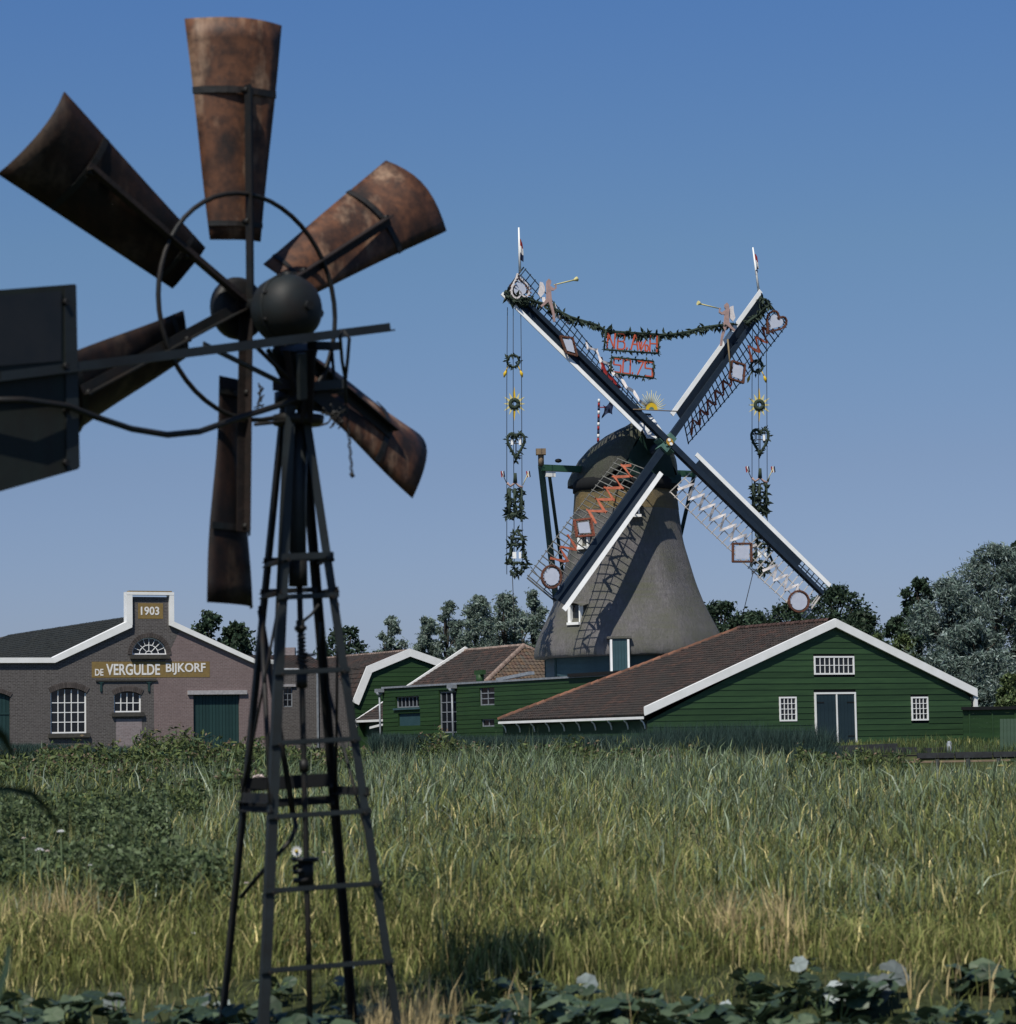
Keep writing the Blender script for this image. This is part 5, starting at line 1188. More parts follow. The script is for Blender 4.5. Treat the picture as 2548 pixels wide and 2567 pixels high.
    MB().angle(q(636, 868, 9.95), q(720, 950, 10.25), .018, .005, z, n).build('tail_strut', IRONB, t)
    MB().tube([q(640, 1064, 10.2), q(700, 1058, 10.35), q(760, 1052, 10.45)], .0075, 6).build('stay_rod', IRON, t)
    vm = lambda px, py: onplane(px, py, b0, n)
    vo = MB().prism([vm(-150, 738), vm(187, 712), vm(190, 940), vm(195, 1176), vm(-150, 1275)], n*.004).build('tail_vane', VANE, t)
    MB().prism([vm(158, 722)+n*.006, vm(187, 715)+n*.006, vm(196, 1172)+n*.006, vm(164, 1182)+n*.006], n*.004).build('vane_strip', IRONL, vo)
    MB().prism([vm(-150, 752)+n*.006, vm(150, 730)+n*.006, vm(150, 905)+n*.006, vm(-150, 930)+n*.006], n*.003).build('vane_sheet', mat('black_vane_paint', (.012, .014, .016), (.02, .02, .02), .45, 5), vo)
    for y in (758, 1160, 918, 1030): MB().tube([vm(160, y)+n*.004, vm(160, y)+n*.022], .011, 6).build('bolt', IRON, vo)
    # --- tower: four tapering legs of angle iron
    legs = {'FL': ((655, 2567, 10.20), (722, 1015, 10.36)), 'FR': ((1006, 2567, 10.45), (772, 1015, 10.42)), 'BL': ((549, 2567, 10.72), (704, 1015, 10.50)), 'BR': ((889, 2567, 10.98), (760, 1015, 10.54))}
    LG = {}
    sd_ = {'FL': (1, -1), 'FR': (-1, -1), 'BL': (1, 1), 'BR': (-1, 1)}
    eu = nrm(q(1006, 2567, 10.45)-q(655, 2567, 10.20)); eu = nrm(V(eu[0], eu[1], 0)); en = V(-eu[1], eu[0], 0)
    for k, (b, tp) in legs.items():
        B, T = q(*b), q(*tp); d = (T-B)/(T[2]-B[2]); LG[k] = lambda zz, B=B, d=d: B+d*(zz-B[2])
        lo = LG[k](-.30); a, b_ = sd_[k]
        w_ = .031 if k[0] == 'F' else .027
        MB().angle(lo, T, w_, .006, eu*a, en*(1 if k[0] == 'F' else -1)).build('leg', IRONL if k == 'FL' else (IRON if k[0] == 'B' else IRONL), t)
    zof = lambda py: q(700, py, 10.3)[2]
    def rung(y, ks=('FL', 'FR'), tilt=.012, wd=.017, m=IRONL, name='rung', o=0.):
        zz = zof(y); A, B = LG[ks[0]](zz), LG[ks[1]](zz+tilt); e = nrm(B-A); A = A-e*.01-en*(.012+o); B = B+e*.004-en*(.012+o)
        ro = MB().angle(A, B, wd, .005, z, en).build(name, m, t)
        [MB().tube([c-en*.002, c-en*.018], .008, 6).build('bolt', IRON, ro) for c in (A+e*.03, B-e*.03)]
    for y in (1502, 1692, 1868, 2052, 2236, 2434): rung(y)
    for y in (1404,): rung(y, wd=.024, o=.004)
    for y in (1398, 1478): rung(y, ('BL', 'BR'), m=IRON); rung(y+12, ('BL', 'FL'), .0, m=IRON, name='cross_bar'); rung(y+2, ('FR', 'BR'), .0, m=IRON, name='cross_bar')
    for (y, w2) in ((1985, .05), (2030, .03)): rung(y, ('BL', 'BR'), m=GAP, wd=w2)
    rung(2012, ('BL', 'FL'), .0, m=IRON, wd=.035, name='cross_bar'); rung(2036, ('BL', 'FL'), -.0, m=GAP, wd=.02, name='cross_bar'); rung(1998, ('FR', 'BR'), .0, m=GAP, wd=.03, name='cross_bar')
    # rod braces on the sides
    rod = lambda p0, p1, r=.006, m=IRON: MB().tube([p0, p1], r, 5).build('brace_rod', m, t)
    zz = [zof(y) for y in (1510, 2012, 2700)]
    rod(LG['BL'](zz[0]), LG['FL'](zz[1]), .010); rod(LG['FL'](zz[0]), LG['BL'](zz[1]))
    rod(LG['FR'](zz[0]), LG['BR'](zz[1])); rod(LG['BR'](zof(1700)), LG['FR'](zof(2236))); rod(LG['BL'](zof(1520)), q(735, 2040, 10.5), .012)
    # --- pump rod with couplings
    MB().tube([q(748, 1060), q(746, 1250), q(748, 1468)], [.040, .034, .030], 12).build('mast_tube', IRONL, t)
    MB().tube([q(747, 1395), q(748, 1470)], .036, 12).build('mast_sleeve', IRON, t)
    MB().tube([q(751, 1465), q(757, 1700), q(765, 2035), q(772, 2300), q(779, 2640)], .0115, 10).build('pump_rod', IRON, t)
    for (y0, y1, r) in ((1555, 1585, .017), (1690, 1725, .022), (1905, 1935, .018), (1570, 1580, .024)):
        x = 751+(y0-1465)*.0245; MB().tube([q(x, y0), q(x+.6, y1)], r, 10).build('coupling', IRON, t)
    wr = MB()
    for i in range(46):
        y = 1590+i*1.7; a = i*1.1; x = 756+(y-1590)*.02; r = 9+ (8 if 1632 < y < 1660 else 0)*rg.random()
        wr.tube([q(x+r*math.cos(a), y, 10.45+.014*math.sin(a)), q(x+r*math.cos(a+.9), y+2, 10.45+.014*math.sin(a+.9)), q(x+r*math.cos(a+1.8), y+3, 10.45+.014*math.sin(a+1.8))], .0045, 4)
    for (a, b) in (((757, 1560), (800, 1515)), ((757, 1600), (752, 1640)), ((760, 1640), (792, 1640)), ((795, 1630), (803, 1560)), ((758, 1655), (775, 1690))): wr.tube([q(*a), q((a[0]+b[0])/2+3, (a[1]+b[1])/2+3), q(*b)], .006, 5)
    wr.build('rope_lashing', ROPE, t)
    # stuffing box
    MB().tube([q(767, 2150), q(767, 2222)], .030, 12).tube([q(765, 2150), q(765, 2160)], .052, 12).tube([q(748, 2163), q(753, 2172)], .03, 8).tube([q(756, 2178), q(757, 2190)], .034, 10).tube([q(758, 2200), q(759, 2212)], .036, 10).build('stuffing_box', IRON, t)
    MB().tube([q(738, 2040, 10.6), q(742, 2075, 10.55), q(730, 2105, 10.5), q(695, 2145, 10.45), q(650, 2195, 10.6), q(604, 2250, 10.7)], .0085, 7).build('bent_pipe', IRON, t)
windpump()

# ================================================================ TREES
def leafcloud(P, Nrm, size, asp, g):
    """one diamond leaf clump per point; P (n,3)"""
    n = len(P); d = g.normal(size=(n, 3)); d += Nrm*.6; d /= np.linalg.norm(d, axis=1)[:, None]
    s = np.cross(d, g.normal(size=(n, 3))); s /= np.linalg.norm(s, axis=1)[:, None]
    L = size*g.uniform(.55, 1.4, n)[:, None]; W = L*asp
    v = np.stack([P-d*L*.5, P+s*W*.5, P+d*L*.5, P-s*W*.5], 1).reshape(-1, 3)
    f = np.arange(4*n).reshape(n, 4); lf = np.zeros((n, 4, 3)); lf[:, :, 0] = g.random(n)[:, None]; lf[:, :, 1] = np.array([0, .5, 1, .5]); lf[:, :, 2] = g.random(n)[:, None]
    return v, f, lf.reshape(-1, 3)
def tree(name, label, px, top, base, D, hw, m, seed, n=4000, size=.32, asp=.45, shape='oval', cat='tree', group=None, nb=34, lean=0., gap=.75, low=.18):
    """px: column of the trunk, top/base: rows, hw: half width, all measured on the photograph at distance D"""
    g = np.random.default_rng(seed); k = D/FPX
    b = at(px, base, D); tp = at(px, top, D); Ht = tp[2]-b[2]; R = hw*k; b = V(b[0], b[1], float(terr(b[0], b[1])) if D < 400 else .7); Ht = tp[2]-b[2]
    t = thing(name, label, cat, b, group); nb = int(nb*1.7)
    # trunk with limbs
    mb = MB(); mb.tube([b+V(0, 0, -.1), b+V(R*lean*.2, 0, Ht*.35), b+V(R*lean*.6, 0, Ht*.7), b+V(R*lean, 0, Ht*.93)], [Ht*.028, Ht*.02, Ht*.011, Ht*.003], 7)
    C_ = []
    for i in range(nb):
        h = low+(1-low)*(i+.5)/nb
        if shape == 'oval': e = math.sin(math.pi*min(1, (h-low+.10)/(1.10-low)))**.6
        elif shape == 'column': e = min(1, (1.05-h)*2.0)*.8+.1
        elif shape == 'cone': e = (1.06-h)/(1.06-low)
        else: e = math.sqrt(max(0, 1-((h-low)/(1-low))**2.2))
        a = g.uniform(0, 6.283); rr = R*e*g.uniform(.45, 1.0); rb = R*(.13+.17*e)*g.uniform(.6, 1.5)
        z = Ht*h; z = min(z, Ht-rb*.8)
        c = b+V(rr*math.cos(a)+R*lean*h, rr*math.sin(a), z); C_.append((c, rb))
        if i % 3 == 0: mb.tube([b+V(R*lean*h*.6, 0, z*.72), (b+V(0, 0, z*.8)+c)/2, c], [Ht*.009, Ht*.006, Ht*.003], 5)
    mb.build('trunk', BARK, t)
    per = max(20, n//nb); P = []; Q = []
    for c, rb in C_:
        d = g.normal(size=(per, 3)); d /= np.linalg.norm(d, axis=1)[:, None]; lump = .80+.3*np.sin(d[:, 0]*5+seed)*np.cos(d[:, 2]*6+seed*.7)
        r = rb*lump*np.where(g.random(per) < .75, g.uniform(gap*.8, 1.15, per), g.uniform(.9, 1.7, per)); P.append(c+d*r[:, None]*np.array([1, 1, .85])); Q.append(d)
    P = np.concatenate(P); Q = np.concatenate(Q); keep = P[:, 2] > b[2]+.2; P, Q = P[keep], Q[keep]
    v, f, lf = leafcloud(P, Q, size, asp, g)
    tri_mesh('crown', v, f, lf, m, t, origin=b); return t
# row of wind-bent poplars behind the roofs
for i, (px, top, hw, ln, s) in enumerate([(975, 1546, 46, .2, 1), (1058, 1547, 52, .2, 2), (1115, 1508, 46, .3, 3), (1188, 1494, 62, .25, 4), (1262, 1488, 62, .2, 5), (1335, 1480, 56, .2, 6)]):
    tree('poplar', ['short grey-green poplar, leftmost of the wind-bent row behind the roofs', 'round-topped poplar behind the white-trimmed green gable', 'slender pointed poplar above the white verge board', 'broad poplar behind the tiled ridge, fourth in the row', 'wide poplar right behind the tiled ridge, below the hanging bell', 'tall poplar closest to the mill in the wind-bent row'][i],
         px, top, 1740, 215+6*(i % 3), hw, TGREY, s, low=.04, n=(13000, 16000, 14000, 18000, 18000, 16000)[i], gap=.5, size=.30, asp=.34, shape=('oval', 'dome', 'oval', 'oval', 'dome', 'oval')[i], lean=ln, nb=(34, 46, 38, 44, 56, 40)[i], group='wind-bent poplars behind the roofs')
tree('poplar', 'low poplar half hidden between the two pointed ones behind the gable', 1150, 1556, 1740, 224, 48, TGREY, 31, n=9000, size=.32, asp=.34, lean=.2, low=.05, gap=.5, group='wind-bent poplars behind the roofs')
tree('poplar', 'low wide poplar filling the gap between the broad ones behind the ridge', 1230, 1548, 1740, 224, 52, TGREY, 32, n=9000, size=.32, asp=.34, lean=.2, low=.05, gap=.5, group='wind-bent poplars behind the roofs')
tree('poplar', 'low poplar squeezed between the mill and the roof hip', 1302, 1548, 1740, 224, 52, TGREY, 33, n=9000, size=.32, asp=.34, lean=.2, low=.05, gap=.5, group='wind-bent poplars behind the roofs')
tree('broadleaf_tree', 'dark green twin-topped tree behind the right slope of the brick warehouse', 530, 1532, 1800, 195, 62, TDARK, 7, n=6500, size=.34, asp=.5, shape='oval', low=.1)
tree('broadleaf_tree', 'dark green tree beside the twin-topped one, lower and wider', 592, 1562, 1800, 197, 84, TDARK, 8, n=7500, size=.34, asp=.5, shape='oval', low=.05)
tree('broadleaf_tree', 'rounded dark tree seen between the legs of the iron tower', 868, 1572, 1760, 205, 84, TDARK, 9, n=5000, size=.34, asp=.5)
tree('broadleaf_tree', 'low dark tree behind the chimney stump, left of the tower pump rod', 668, 1622, 1760, 205, 40, TDARK, 10, n=2000, size=.34, asp=.5)
for i, (px, top, hw, s) in enumerate([(1812, 1508, 95, 11), (1895, 1532, 105, 12), (1990, 1508, 110, 13), (2098, 1466, 125, 14), (2165, 1530, 80, 15)]):
    tree('broadleaf_tree', ['dark tree just right of the mill skirt', 'lower dark tree under the cream lattice of the sail', 'dark tree behind the round wreath of the sail', 'tallest dark tree right above the barn peak', 'dark tree sloping down right of the barn peak'][i],
         px, top, 1760, 178+4*(i % 2), hw, TDARK, s, n=11000, size=.27, asp=.5, shape='oval', nb=60, low=.05)
tree('broadleaf_tree', 'dark pointed tree left of the silver willow', 2312, 1450, 1800, 168, 72, TDARK, 16, n=11000, size=.27, asp=.5, shape='oval', nb=50, low=.05)
tree('broadleaf_tree', 'low dark bushy tree at the foot of the pointed one', 2258, 1545, 1800, 169, 66, TDARK, 17, n=4500, size=.32, asp=.5, low=.05)
tree('shrub', 'light green shrub behind the right slope of the barn roof', 2272, 1592, 1790, 150, 52, TLIGHT, 18, n=5500, size=.30, asp=.35, low=.05, cat='shrub')
tree('shrub', 'small light green shrub right behind the barn peak', 2206, 1590, 1790, 152, 30, TLIGHT, 19, n=2500, size=.30, asp=.35, low=.05, cat='shrub')
tree('willow', 'silver-grey willow, the leftmost and lowest of the big ones at the right edge', 2390, 1450, 1830, 148, 115, TSILV, 20, n=30000, size=.30, asp=.22, shape='oval', cat='tree', nb=52, low=.04, gap=.8)
tree('willow', 'tall silver-grey willow cut by the right edge of the picture', 2505, 1366, 1830, 152, 135, TSILV, 21, n=36000, size=.30, asp=.22, shape='oval', cat='tree', nb=60, low=.04, gap=.8)
tree('willow', 'grey willow mass low behind the fence between the two big willows', 2450, 1560, 1830, 145, 120, TSILV, 22, n=24000, size=.30, asp=.22, shape='oval', cat='tree', nb=46, low=.02, gap=.8)
tree('broadleaf_tree', 'dark tree standing behind the tall willow at the right edge', 2560, 1362, 1800, 160, 70, TDARK, 23, n=7000, size=.34, asp=.5, nb=40, low=.05)
tree('shrub', 'yellow-green shrub in the lower right corner above the fence', 2535, 1690, 1800, 138, 40, TLIGHT, 24, n=3500, size=.28, asp=.4, low=.02, cat='shrub')

# ================================================================ REEDS, GRASSES AND WEEDS
def blades(name, x, y, h, wd, m, g, lean=.25, z=None, label=None, cat=None, kind='stuff', parent=None, alt=None):
    n = len(x); z = terr(x, y) if z is None else z
    a = g.normal(-.35, 2.2, n); le = np.abs(g.normal(lean, lean*.6, n)); b = g.uniform(0, 6.283, n)
    dx, dy = np.cos(a)*le, np.sin(a)*le; sx, sy = np.cos(b), np.sin(b)
    V_ = np.zeros((n, 5, 3))
    for i, (t, s) in enumerate(((0, -1), (0, 1), (.55, -.85), (.55, .85), (1, 0))):
        V_[:, i, 0] = x+dx*h*t**2+sx*wd*s*.5; V_[:, i, 1] = y+dy*h*t**2+sy*wd*s*.5; V_[:, i, 2] = z+h*t*(1-.25*le*t)
    base = (np.arange(n)*5)[:, None, None]; F_ = (base+np.array([[0, 1, 2], [1, 3, 2], [2, 3, 4]])[None]).reshape(-1, 3)
    lf = np.zeros((n, 5, 3)); r = g.random(n) if alt is None else alt; lf[:, :, 0] = r[:, None]; lf[:, :, 1] = np.array([0, 0, .6, .6, 1]); lf[:, :, 2] = g.random(n)[:, None]
    o = tri_mesh(name, V_.reshape(-1, 3), F_, lf.reshape(-1, 3), m, parent, kind); 
    if label: tag(o, label, cat)
    return o
def spread_(n, d0, d1, g, p=1.0, xa=-.215, xb=.215):
    """depth drawn so that the stand stays as dense in view from front to back"""
    u = g.random(n); ip = 1/d0**p+(1/d1**p-1/d0**p)*u; D = ip**(-1/p); X = g.uniform(xa, xb, n)*D
    # the meadow goes on to both sides, thinner where only a step aside would show it
    m = int(n*.42); D2 = D[g.integers(0, n, m)]; side = np.where(g.random(m) < .5, -1, 1); X2 = side*(.215*D2+g.uniform(0, 1, m)**1.3*5.0)
    return np.concatenate([X, X2]), np.concatenate([D, D2])
def lown(x, y, f, s):
    return .5+.25*(np.sin(x*f+s)+np.sin(y*f*.63+s*2.1+1.5*np.sin(x*f*.7+s)))+.2*np.sin(x*f*2.3+y*f*1.7+s*3)
g = np.random.default_rng(5)
def topz(D): return np.interp(D, [12, 14, 18, 25, 40, 60, 80, 104], [.15, .32, .46, .56, .66, .74, .78, .80])
def topz2(x, D):      # lower in front of the open water at the right
    t = topz(D); r = sstep(.082, .118, x/D); return t*(1-r)+np.minimum(t, np.maximum(1-.0138*D, .10))*r
def shore(x, y):      # the reed bed ends at the open water; farther on it reaches across on the left
    lim = np.interp(x, [-30, 3, 7, 10], [103, 100, 66, 56]); return y < lim+3*np.sin(x*1.7)
# green grass: whole field
x, y = spread_(60000, 12.2, 95, g); k = shore(x, y); x, y = x[k], y[k]
h = (topz2(x, y)-terr(x, y))*g.uniform(.45, 1.12, len(x))*(.50+.85*lown(x, y, 1.7, 1)); wd = .0052*(y/12)**.8*g.uniform(.6, 1.3, len(x))
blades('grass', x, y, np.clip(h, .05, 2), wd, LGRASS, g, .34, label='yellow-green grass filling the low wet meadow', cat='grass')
# reeds: denser to the back
x, y = spread_(55000, 13.5, 100, g, p=.8); k = shore(x, y) & (g.random(len(x)) < sstep(12, 42, y)*(.55+.9*lown(x, y, .35, 2))+.10); x, y = x[k], y[k]
h = (topz2(x, y)-terr(x, y))*g.uniform(.7, 1.10, len(x))*(.50+.85*lown(x, y, 1.4, 4)); wd = .0072*(y/14)**.78*g.uniform(.5, 1.7, len(x))
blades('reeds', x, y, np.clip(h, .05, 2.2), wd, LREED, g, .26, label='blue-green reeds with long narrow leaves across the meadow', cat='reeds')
def leafy(name, n, d0, d1, m, label, cat, lmin, lmax, w0, lean, sel, alt=None):
    x, y = spread_(n, d0, d1, g, p=.9); k = shore(x, y) & sel(x, y); x, y = x[k], y[k]; n = len(x)
    H_ = (topz2(x, y)-terr(x, y))*(.50+.82*lown(x, y, 1.5, 3)); z = terr(x, y)+H_*g.uniform(.15, .9, n)
    L = g.uniform(lmin, lmax, n)*(y/20)**.35; L = np.minimum(L, H_*1.1+.08)
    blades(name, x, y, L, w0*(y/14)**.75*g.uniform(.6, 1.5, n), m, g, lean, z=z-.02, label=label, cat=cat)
leafy('grass_leaves', 130000, 12.5, 85, LGRASS, 'short yellow-green leaves crossing each other all over the meadow', 'grass', .07, .20, .0058, .55, lambda x, y: g.random(len(x)) < 1.15-sstep(22, 60, y)*.8)
leafy('reed_leaves', 125000, 13.5, 98, LREED, 'narrow blue-green reed leaves, thickest toward the back of the meadow', 'reeds', .10, .28, .0068, .5, lambda x, y: g.random(len(x)) < sstep(13, 32, y)*.85+.14)
# dark reeds standing against the buildings and in the ditch
def clumpx(specs, per):
    X = []; Y = []; H_ = []
    for (p0, p1, D, dd, top0, top1, w_) in specs:
        n = int(per*w_); u = g.random(n); d = D+g.uniform(-dd, dd, n); px = p0+(p1-p0)*u
        xx = (px-CX)/FPX*d; tz = 1+(1870-(px-1274)*.0175-(top0+(top1-top0)*u))*d/FPX
        X.append(xx); Y.append(d); H_.append((tz-terr(xx, d))*g.uniform(.55, 1.06, n))
    return np.concatenate(X), np.concatenate(Y), np.concatenate(H_)
x, y, h = clumpx([(1560, 2060, 100, 3, 1826, 1810, 2.6), (1620, 1900, 101, 2, 1808, 1800, 1.2), (925, 1150, 112, 3, 1832, 1838, 1.3), (1150, 1560, 108, 3, 1838, 1836, 1.9), (-40, 190, 118, 4, 1858, 1862, 1.3), (190, 640, 120, 4, 1866, 1866, 1.2), (1990, 2110, 97, 2, 1848, 1880, .7)], 6500)
blades('dark_reeds', x, y, np.clip(h, .1, 3), .030*g.uniform(.6, 1.4, len(x)), LDARK, g, .28, label='tall dark blue-green reeds in front of the barn and warehouse walls', cat='reeds')
x, y, h = clumpx([(860, 1010, 44, 3, 1856, 1872, .5), (1080, 1330, 46, 3, 1862, 1842, 1.0), (1330, 1560, 45, 4, 1850, 1874, .9), (1560, 1760, 47, 3, 1878, 1862, .5), (1760, 2000, 46, 3, 1868, 1884, .6), (2500, 2600, 45, 4, 1905, 1895, .3), (380, 640, 36, 4, 1905, 1890, .7), (640, 900, 44, 3, 1870, 1880, .6)], 1500)
k = lown(x, y, 2.4, 5) > .34; x, y, h = x[k], y[k], h[k]
blades('tall_reeds', x, y, np.clip(h*(.8+.35*lown(x, y, 3.1, 1)), .1, 3), .022*g.uniform(.5, 1.4, len(x)), LREED, g, .3, label='tall ragged pale reeds standing above the rest along the back of the meadow', cat='reeds')
# leafy weeds (willowherb and others): stems hung with short leaves
def weeds(name, X, Y, H_, nl, size, m, label, asp=.3, cat='weeds', m2=None, tips=0, zt=.25):
    n = len(X); z0 = terr(X, Y); t = g.random((n, nl))**.7; ang = g.uniform(0, 6.283, (n, nl)); sp_ = (.05+.10*(1-t))*(H_[:, None]*.5+.35)
    wx = X[:, None]+np.cos(ang)*sp_; wy = Y[:, None]+np.sin(ang)*sp_; wz = z0[:, None]+H_[:, None]*(zt+(1-zt)*t)
    P = np.stack([wx, wy, wz], -1).reshape(-1, 3); Nn = np.stack([np.cos(ang), np.sin(ang), .9+0*ang], -1).reshape(-1, 3)
    sc_ = (Y/30)**.6; v, f, lf = leafcloud(P, Nn, 1.0, asp, g); c = P[:, None, :]; S = (size*np.repeat(sc_, nl))[:, None, None]
    v = ((v.reshape(-1, 4, 3)-c)*S+c).reshape(-1, 3)
    tag(tri_mesh(name, v, f, lf, m, kind='stuff'), label, cat)
def clumps(spec, per):
    X = []; Y = []; H_ = []
    for (p0, p1, y0, y1, top, w_, var) in spec:
        n = int(per*w_); px = g.uniform(p0, p1, n); d = g.uniform(y0, y1, n); xx = (px-CX)/FPX*d
        tz = 1+(1870-(px-1274)*.0175-top)*d/FPX; X.append(xx); Y.append(d); H_.append(np.clip((tz-terr(xx, d))*(1-var*1.25+var*(1.1*lown(xx, d, 1.1, top*.1)+.7*lown(xx, d, 4.1, top*.3)))*g.uniform(.86, 1.08, n), .1, 3))
    return np.concatenate(X), np.concatenate(Y), np.concatenate(H_)
wspec = [(100, 340, 38, 46, 1872, 1.3, .45), (330, 640, 38, 47, 1852, 2.0, .45), (-60, 640, 32, 40, 1915, 2.2, .3), (560, 1000, 46, 54, 1885, 1.4, .3), (1040, 1330, 50, 58, 1866, .9, .5), (1290, 1560, 47, 55, 1856, 1.1, .5), (1580, 1950, 50, 57, 1884, 1.5, .35), (1980, 2290, 50, 57, 1900, 1.1, .5), (2490, 2600, 48, 54, 1912, .4, .3), (-60, 500, 22, 30, 1985, 1.3, .4), (-60, 330, 15.5, 19, 2130, .5, .4), (250, 560, 13.5, 17, 2200, .4, .5)]
x, y, h = clumps(wspec, 520)
weeds('weeds', x, y, h, 26, .085, LWEED, 'bushy olive green weeds with small leaves along the back of the meadow')
k = g.random(len(x)) < .30; x2, y2, h2 = x[k], y[k], h[k]; k = y2 > 30
weeds('seed_heads', x2[k], y2[k], h2[k]*1.02, 3, .05, LPINK, 'pinkish brown seed heads on top of the olive weeds', asp=.5, zt=.93)
x, y, h = clumps([(-60, 330, 15.0, 19, 2085, 1.1, .5), (-60, 420, 19, 24, 2010, 1.2, .5), (240, 560, 13.6, 17, 2170, .8, .5), (1650, 1800, 12.8, 13.6, 2290, .25, .5), (1250, 1420, 17, 20, 2080, .35, .6), (2150, 2300, 16, 19, 2090, .35, .6), (960, 1060, 14, 16, 2180, .25, .6), (2380, 2560, 22, 27, 2010, .5, .5)], 520)
weeds('bramble', x, y, h, 34, .055, LBRAM, 'dark green bramble and herb bushes between the grasses, largest at the left', asp=.5)
x, y, h = clumps([(1640, 1800, 12.7, 13.3, 2280, .10, .4), (1180, 1240, 14, 15, 2190, .06, .4), (840, 900, 16, 18, 2060, .06, .4), (2000, 2060, 17, 19, 2080, .06, .4), (2440, 2500, 15, 17, 2140, .06, .4)], 520)
blades('sorrel_stalks', x, y, h*g.uniform(.8, 1.15, len(x)), .006*np.ones(len(x)), LPINK, g, .15, label='brown sorrel and dock stalks in a few spots of the meadow', cat='weeds')
x, y = spread_(4000, 12.6, 40, g, p=1.0); weeds('herbs', x, y, np.clip(topz2(x, y)*g.uniform(.3, .8, len(x)), .05, 1), 7, .055, LWEED, 'small mixed herbs between the grass stems', asp=.45)
# grass bank below the barn
x = g.uniform(4, 30, 9000); y = g.uniform(104.8, 119, 9000); blades('bank_grass', x, y, g.uniform(.10, .50, 9000)*(.5+.8*lown(x, y, 1.1, 2)), .03*np.ones(9000), LWEED, g, .3, label='short grass on the bank between the barn and the quay', cat='grass')
x = g.uniform(-40, 20, 8000); y = g.uniform(112, 140, 8000); blades('yard_grass', x, y, g.uniform(.12, .45, 8000), .035*np.ones(8000), LGRASS, g, .3, label='rough grass of the yard before the warehouse', cat='grass')
# straw: tall dry stalks in clumps
def straw(specs, label, name='straw'):
    X = []; Y = []; H_ = []
    for (px, D, rx, n, h0) in specs:
        xx = (px-CX)/FPX*D+g.normal(0, rx, n); yy = D+g.normal(0, .25, n); X.append(xx); Y.append(yy); H_.append(h0*g.uniform(.5, 1.1, n))
    X, Y, H_ = map(np.concatenate, (X, Y, H_)); blades(name, X, Y, H_, .0060*(Y/12)*g.uniform(.7, 1.3, len(X)), LSTRAW, g, .25, label=label, cat='dry grass')
straw([(40, 13.6, .14, 110, .36), (110, 13.6, .16, 150, .38), (190, 13.7, .12, 130, .42), (240, 13.7, .08, 70, .36), (1800, 13.0, .05, 110, .34), (1930, 12.9, .06, 130, .34), (1870, 13.0, .10, 80, .24), (1700, 14.6, .3, 90, .32), (2200, 15, .4, 110, .34), (1350, 16, .4, 110, .36), (1000, 15, .3, 90, .34), (2450, 14, .3, 70, .3), (1500, 15, .3, 30, .3), (2300, 14, .3, 30, .3), (700, 14, .3, 35, .3), (1180, 14.5, .25, 30, .28)], 'dry straw-coloured stalks standing in clumps in the near grass')
straw([(950, 10.9, .07, 170, .22), (1040, 10.8, .06, 150, .24), (1100, 11.0, .05, 40, .18), (905, 10.9, .04, 30, .22), (1250, 11, .05, 16, .25), (1560, 11.2, .08, 20, .25), (1700, 11.2, .08, 20, .2), (2350, 11.5, .2, 30, .2), (330, 11.5, .25, 40, .2)], 'pale dry grass tufts at the foot of the iron tower', 'dry_grass')
x, y = spread_(13000, 12.8, 60, g, p=1.0); k = lown(x, y, .7, 9) > .42; x, y = x[k], y[k]; blades('stray_stalks', x, y, topz2(x, y)*g.uniform(.5, 1.15, len(x)), .0052*(y/13)**.8*g.uniform(.6, 1.3, len(x)), LSTRAW, g, .60, label='single yellow stalks scattered among the reeds', cat='dry grass')
# low green understorey at the very front
x = g.uniform(-.2, .2, 15000); y = g.uniform(9.0, 13.2, 15000); x = x*y; k = (y > 11.6) | (g.random(15000) < .35); x, y = x[k], y[k]; blades('low_grass', x, y, g.uniform(.03, .12, len(x))*(.5+.6*lown(x, y, 3, 2)), .0055*np.ones(len(x)), LGRASS, g, .5, label='short green grass between the broad leaves at the front', cat='grass')

# ---------------------------------------------------------------- broad-leaved plants at the front
def leaf_mesh(m, name, seed):
    """round lobed leaf with a notch at the stalk, folded along the midrib"""
    gg = random.Random(seed); n = 20; mb = MB(); rings = []
    for r in (.0, .35, .7, 1.0):
        row = []
        for i in range(n+1):
            a = -math.pi*.92+2*math.pi*.92*i/n; rad = r*(1+.07*math.cos(a*7+seed)*r+gg.uniform(-.02, .02)*r); x = rad*math.cos(a); y_ = rad*math.sin(a)*.92
            row.append(V(x, y_, .22*abs(y_)*r-.22*r*r+.05*math.sin(a*5+seed)*r))
        rings.append(row)
    mb.grid(rings, True); me = bpy.data.meshes.new(name); me.from_pydata([tuple(v) for v in mb.v], [], mb.f)
    at_ = me.color_attributes.new('leaf', 'FLOAT_COLOR', 'POINT'); rn = gg.random()
    for i, d in enumerate(at_.data): d.color = (rn, min(1, np.linalg.norm(mb.v[i])), gg.random()*.3+rn*.7, 1)
    me.materials.append(m); 
    for p in me.polygons: p.use_smooth = True
    return me
LM = [leaf_mesh(LBROAD, 'leaf', s) for s in range(9)]; LW = [leaf_mesh(LBACK, 'leaf', s+20) for s in range(3)]
rp = random.Random(11)
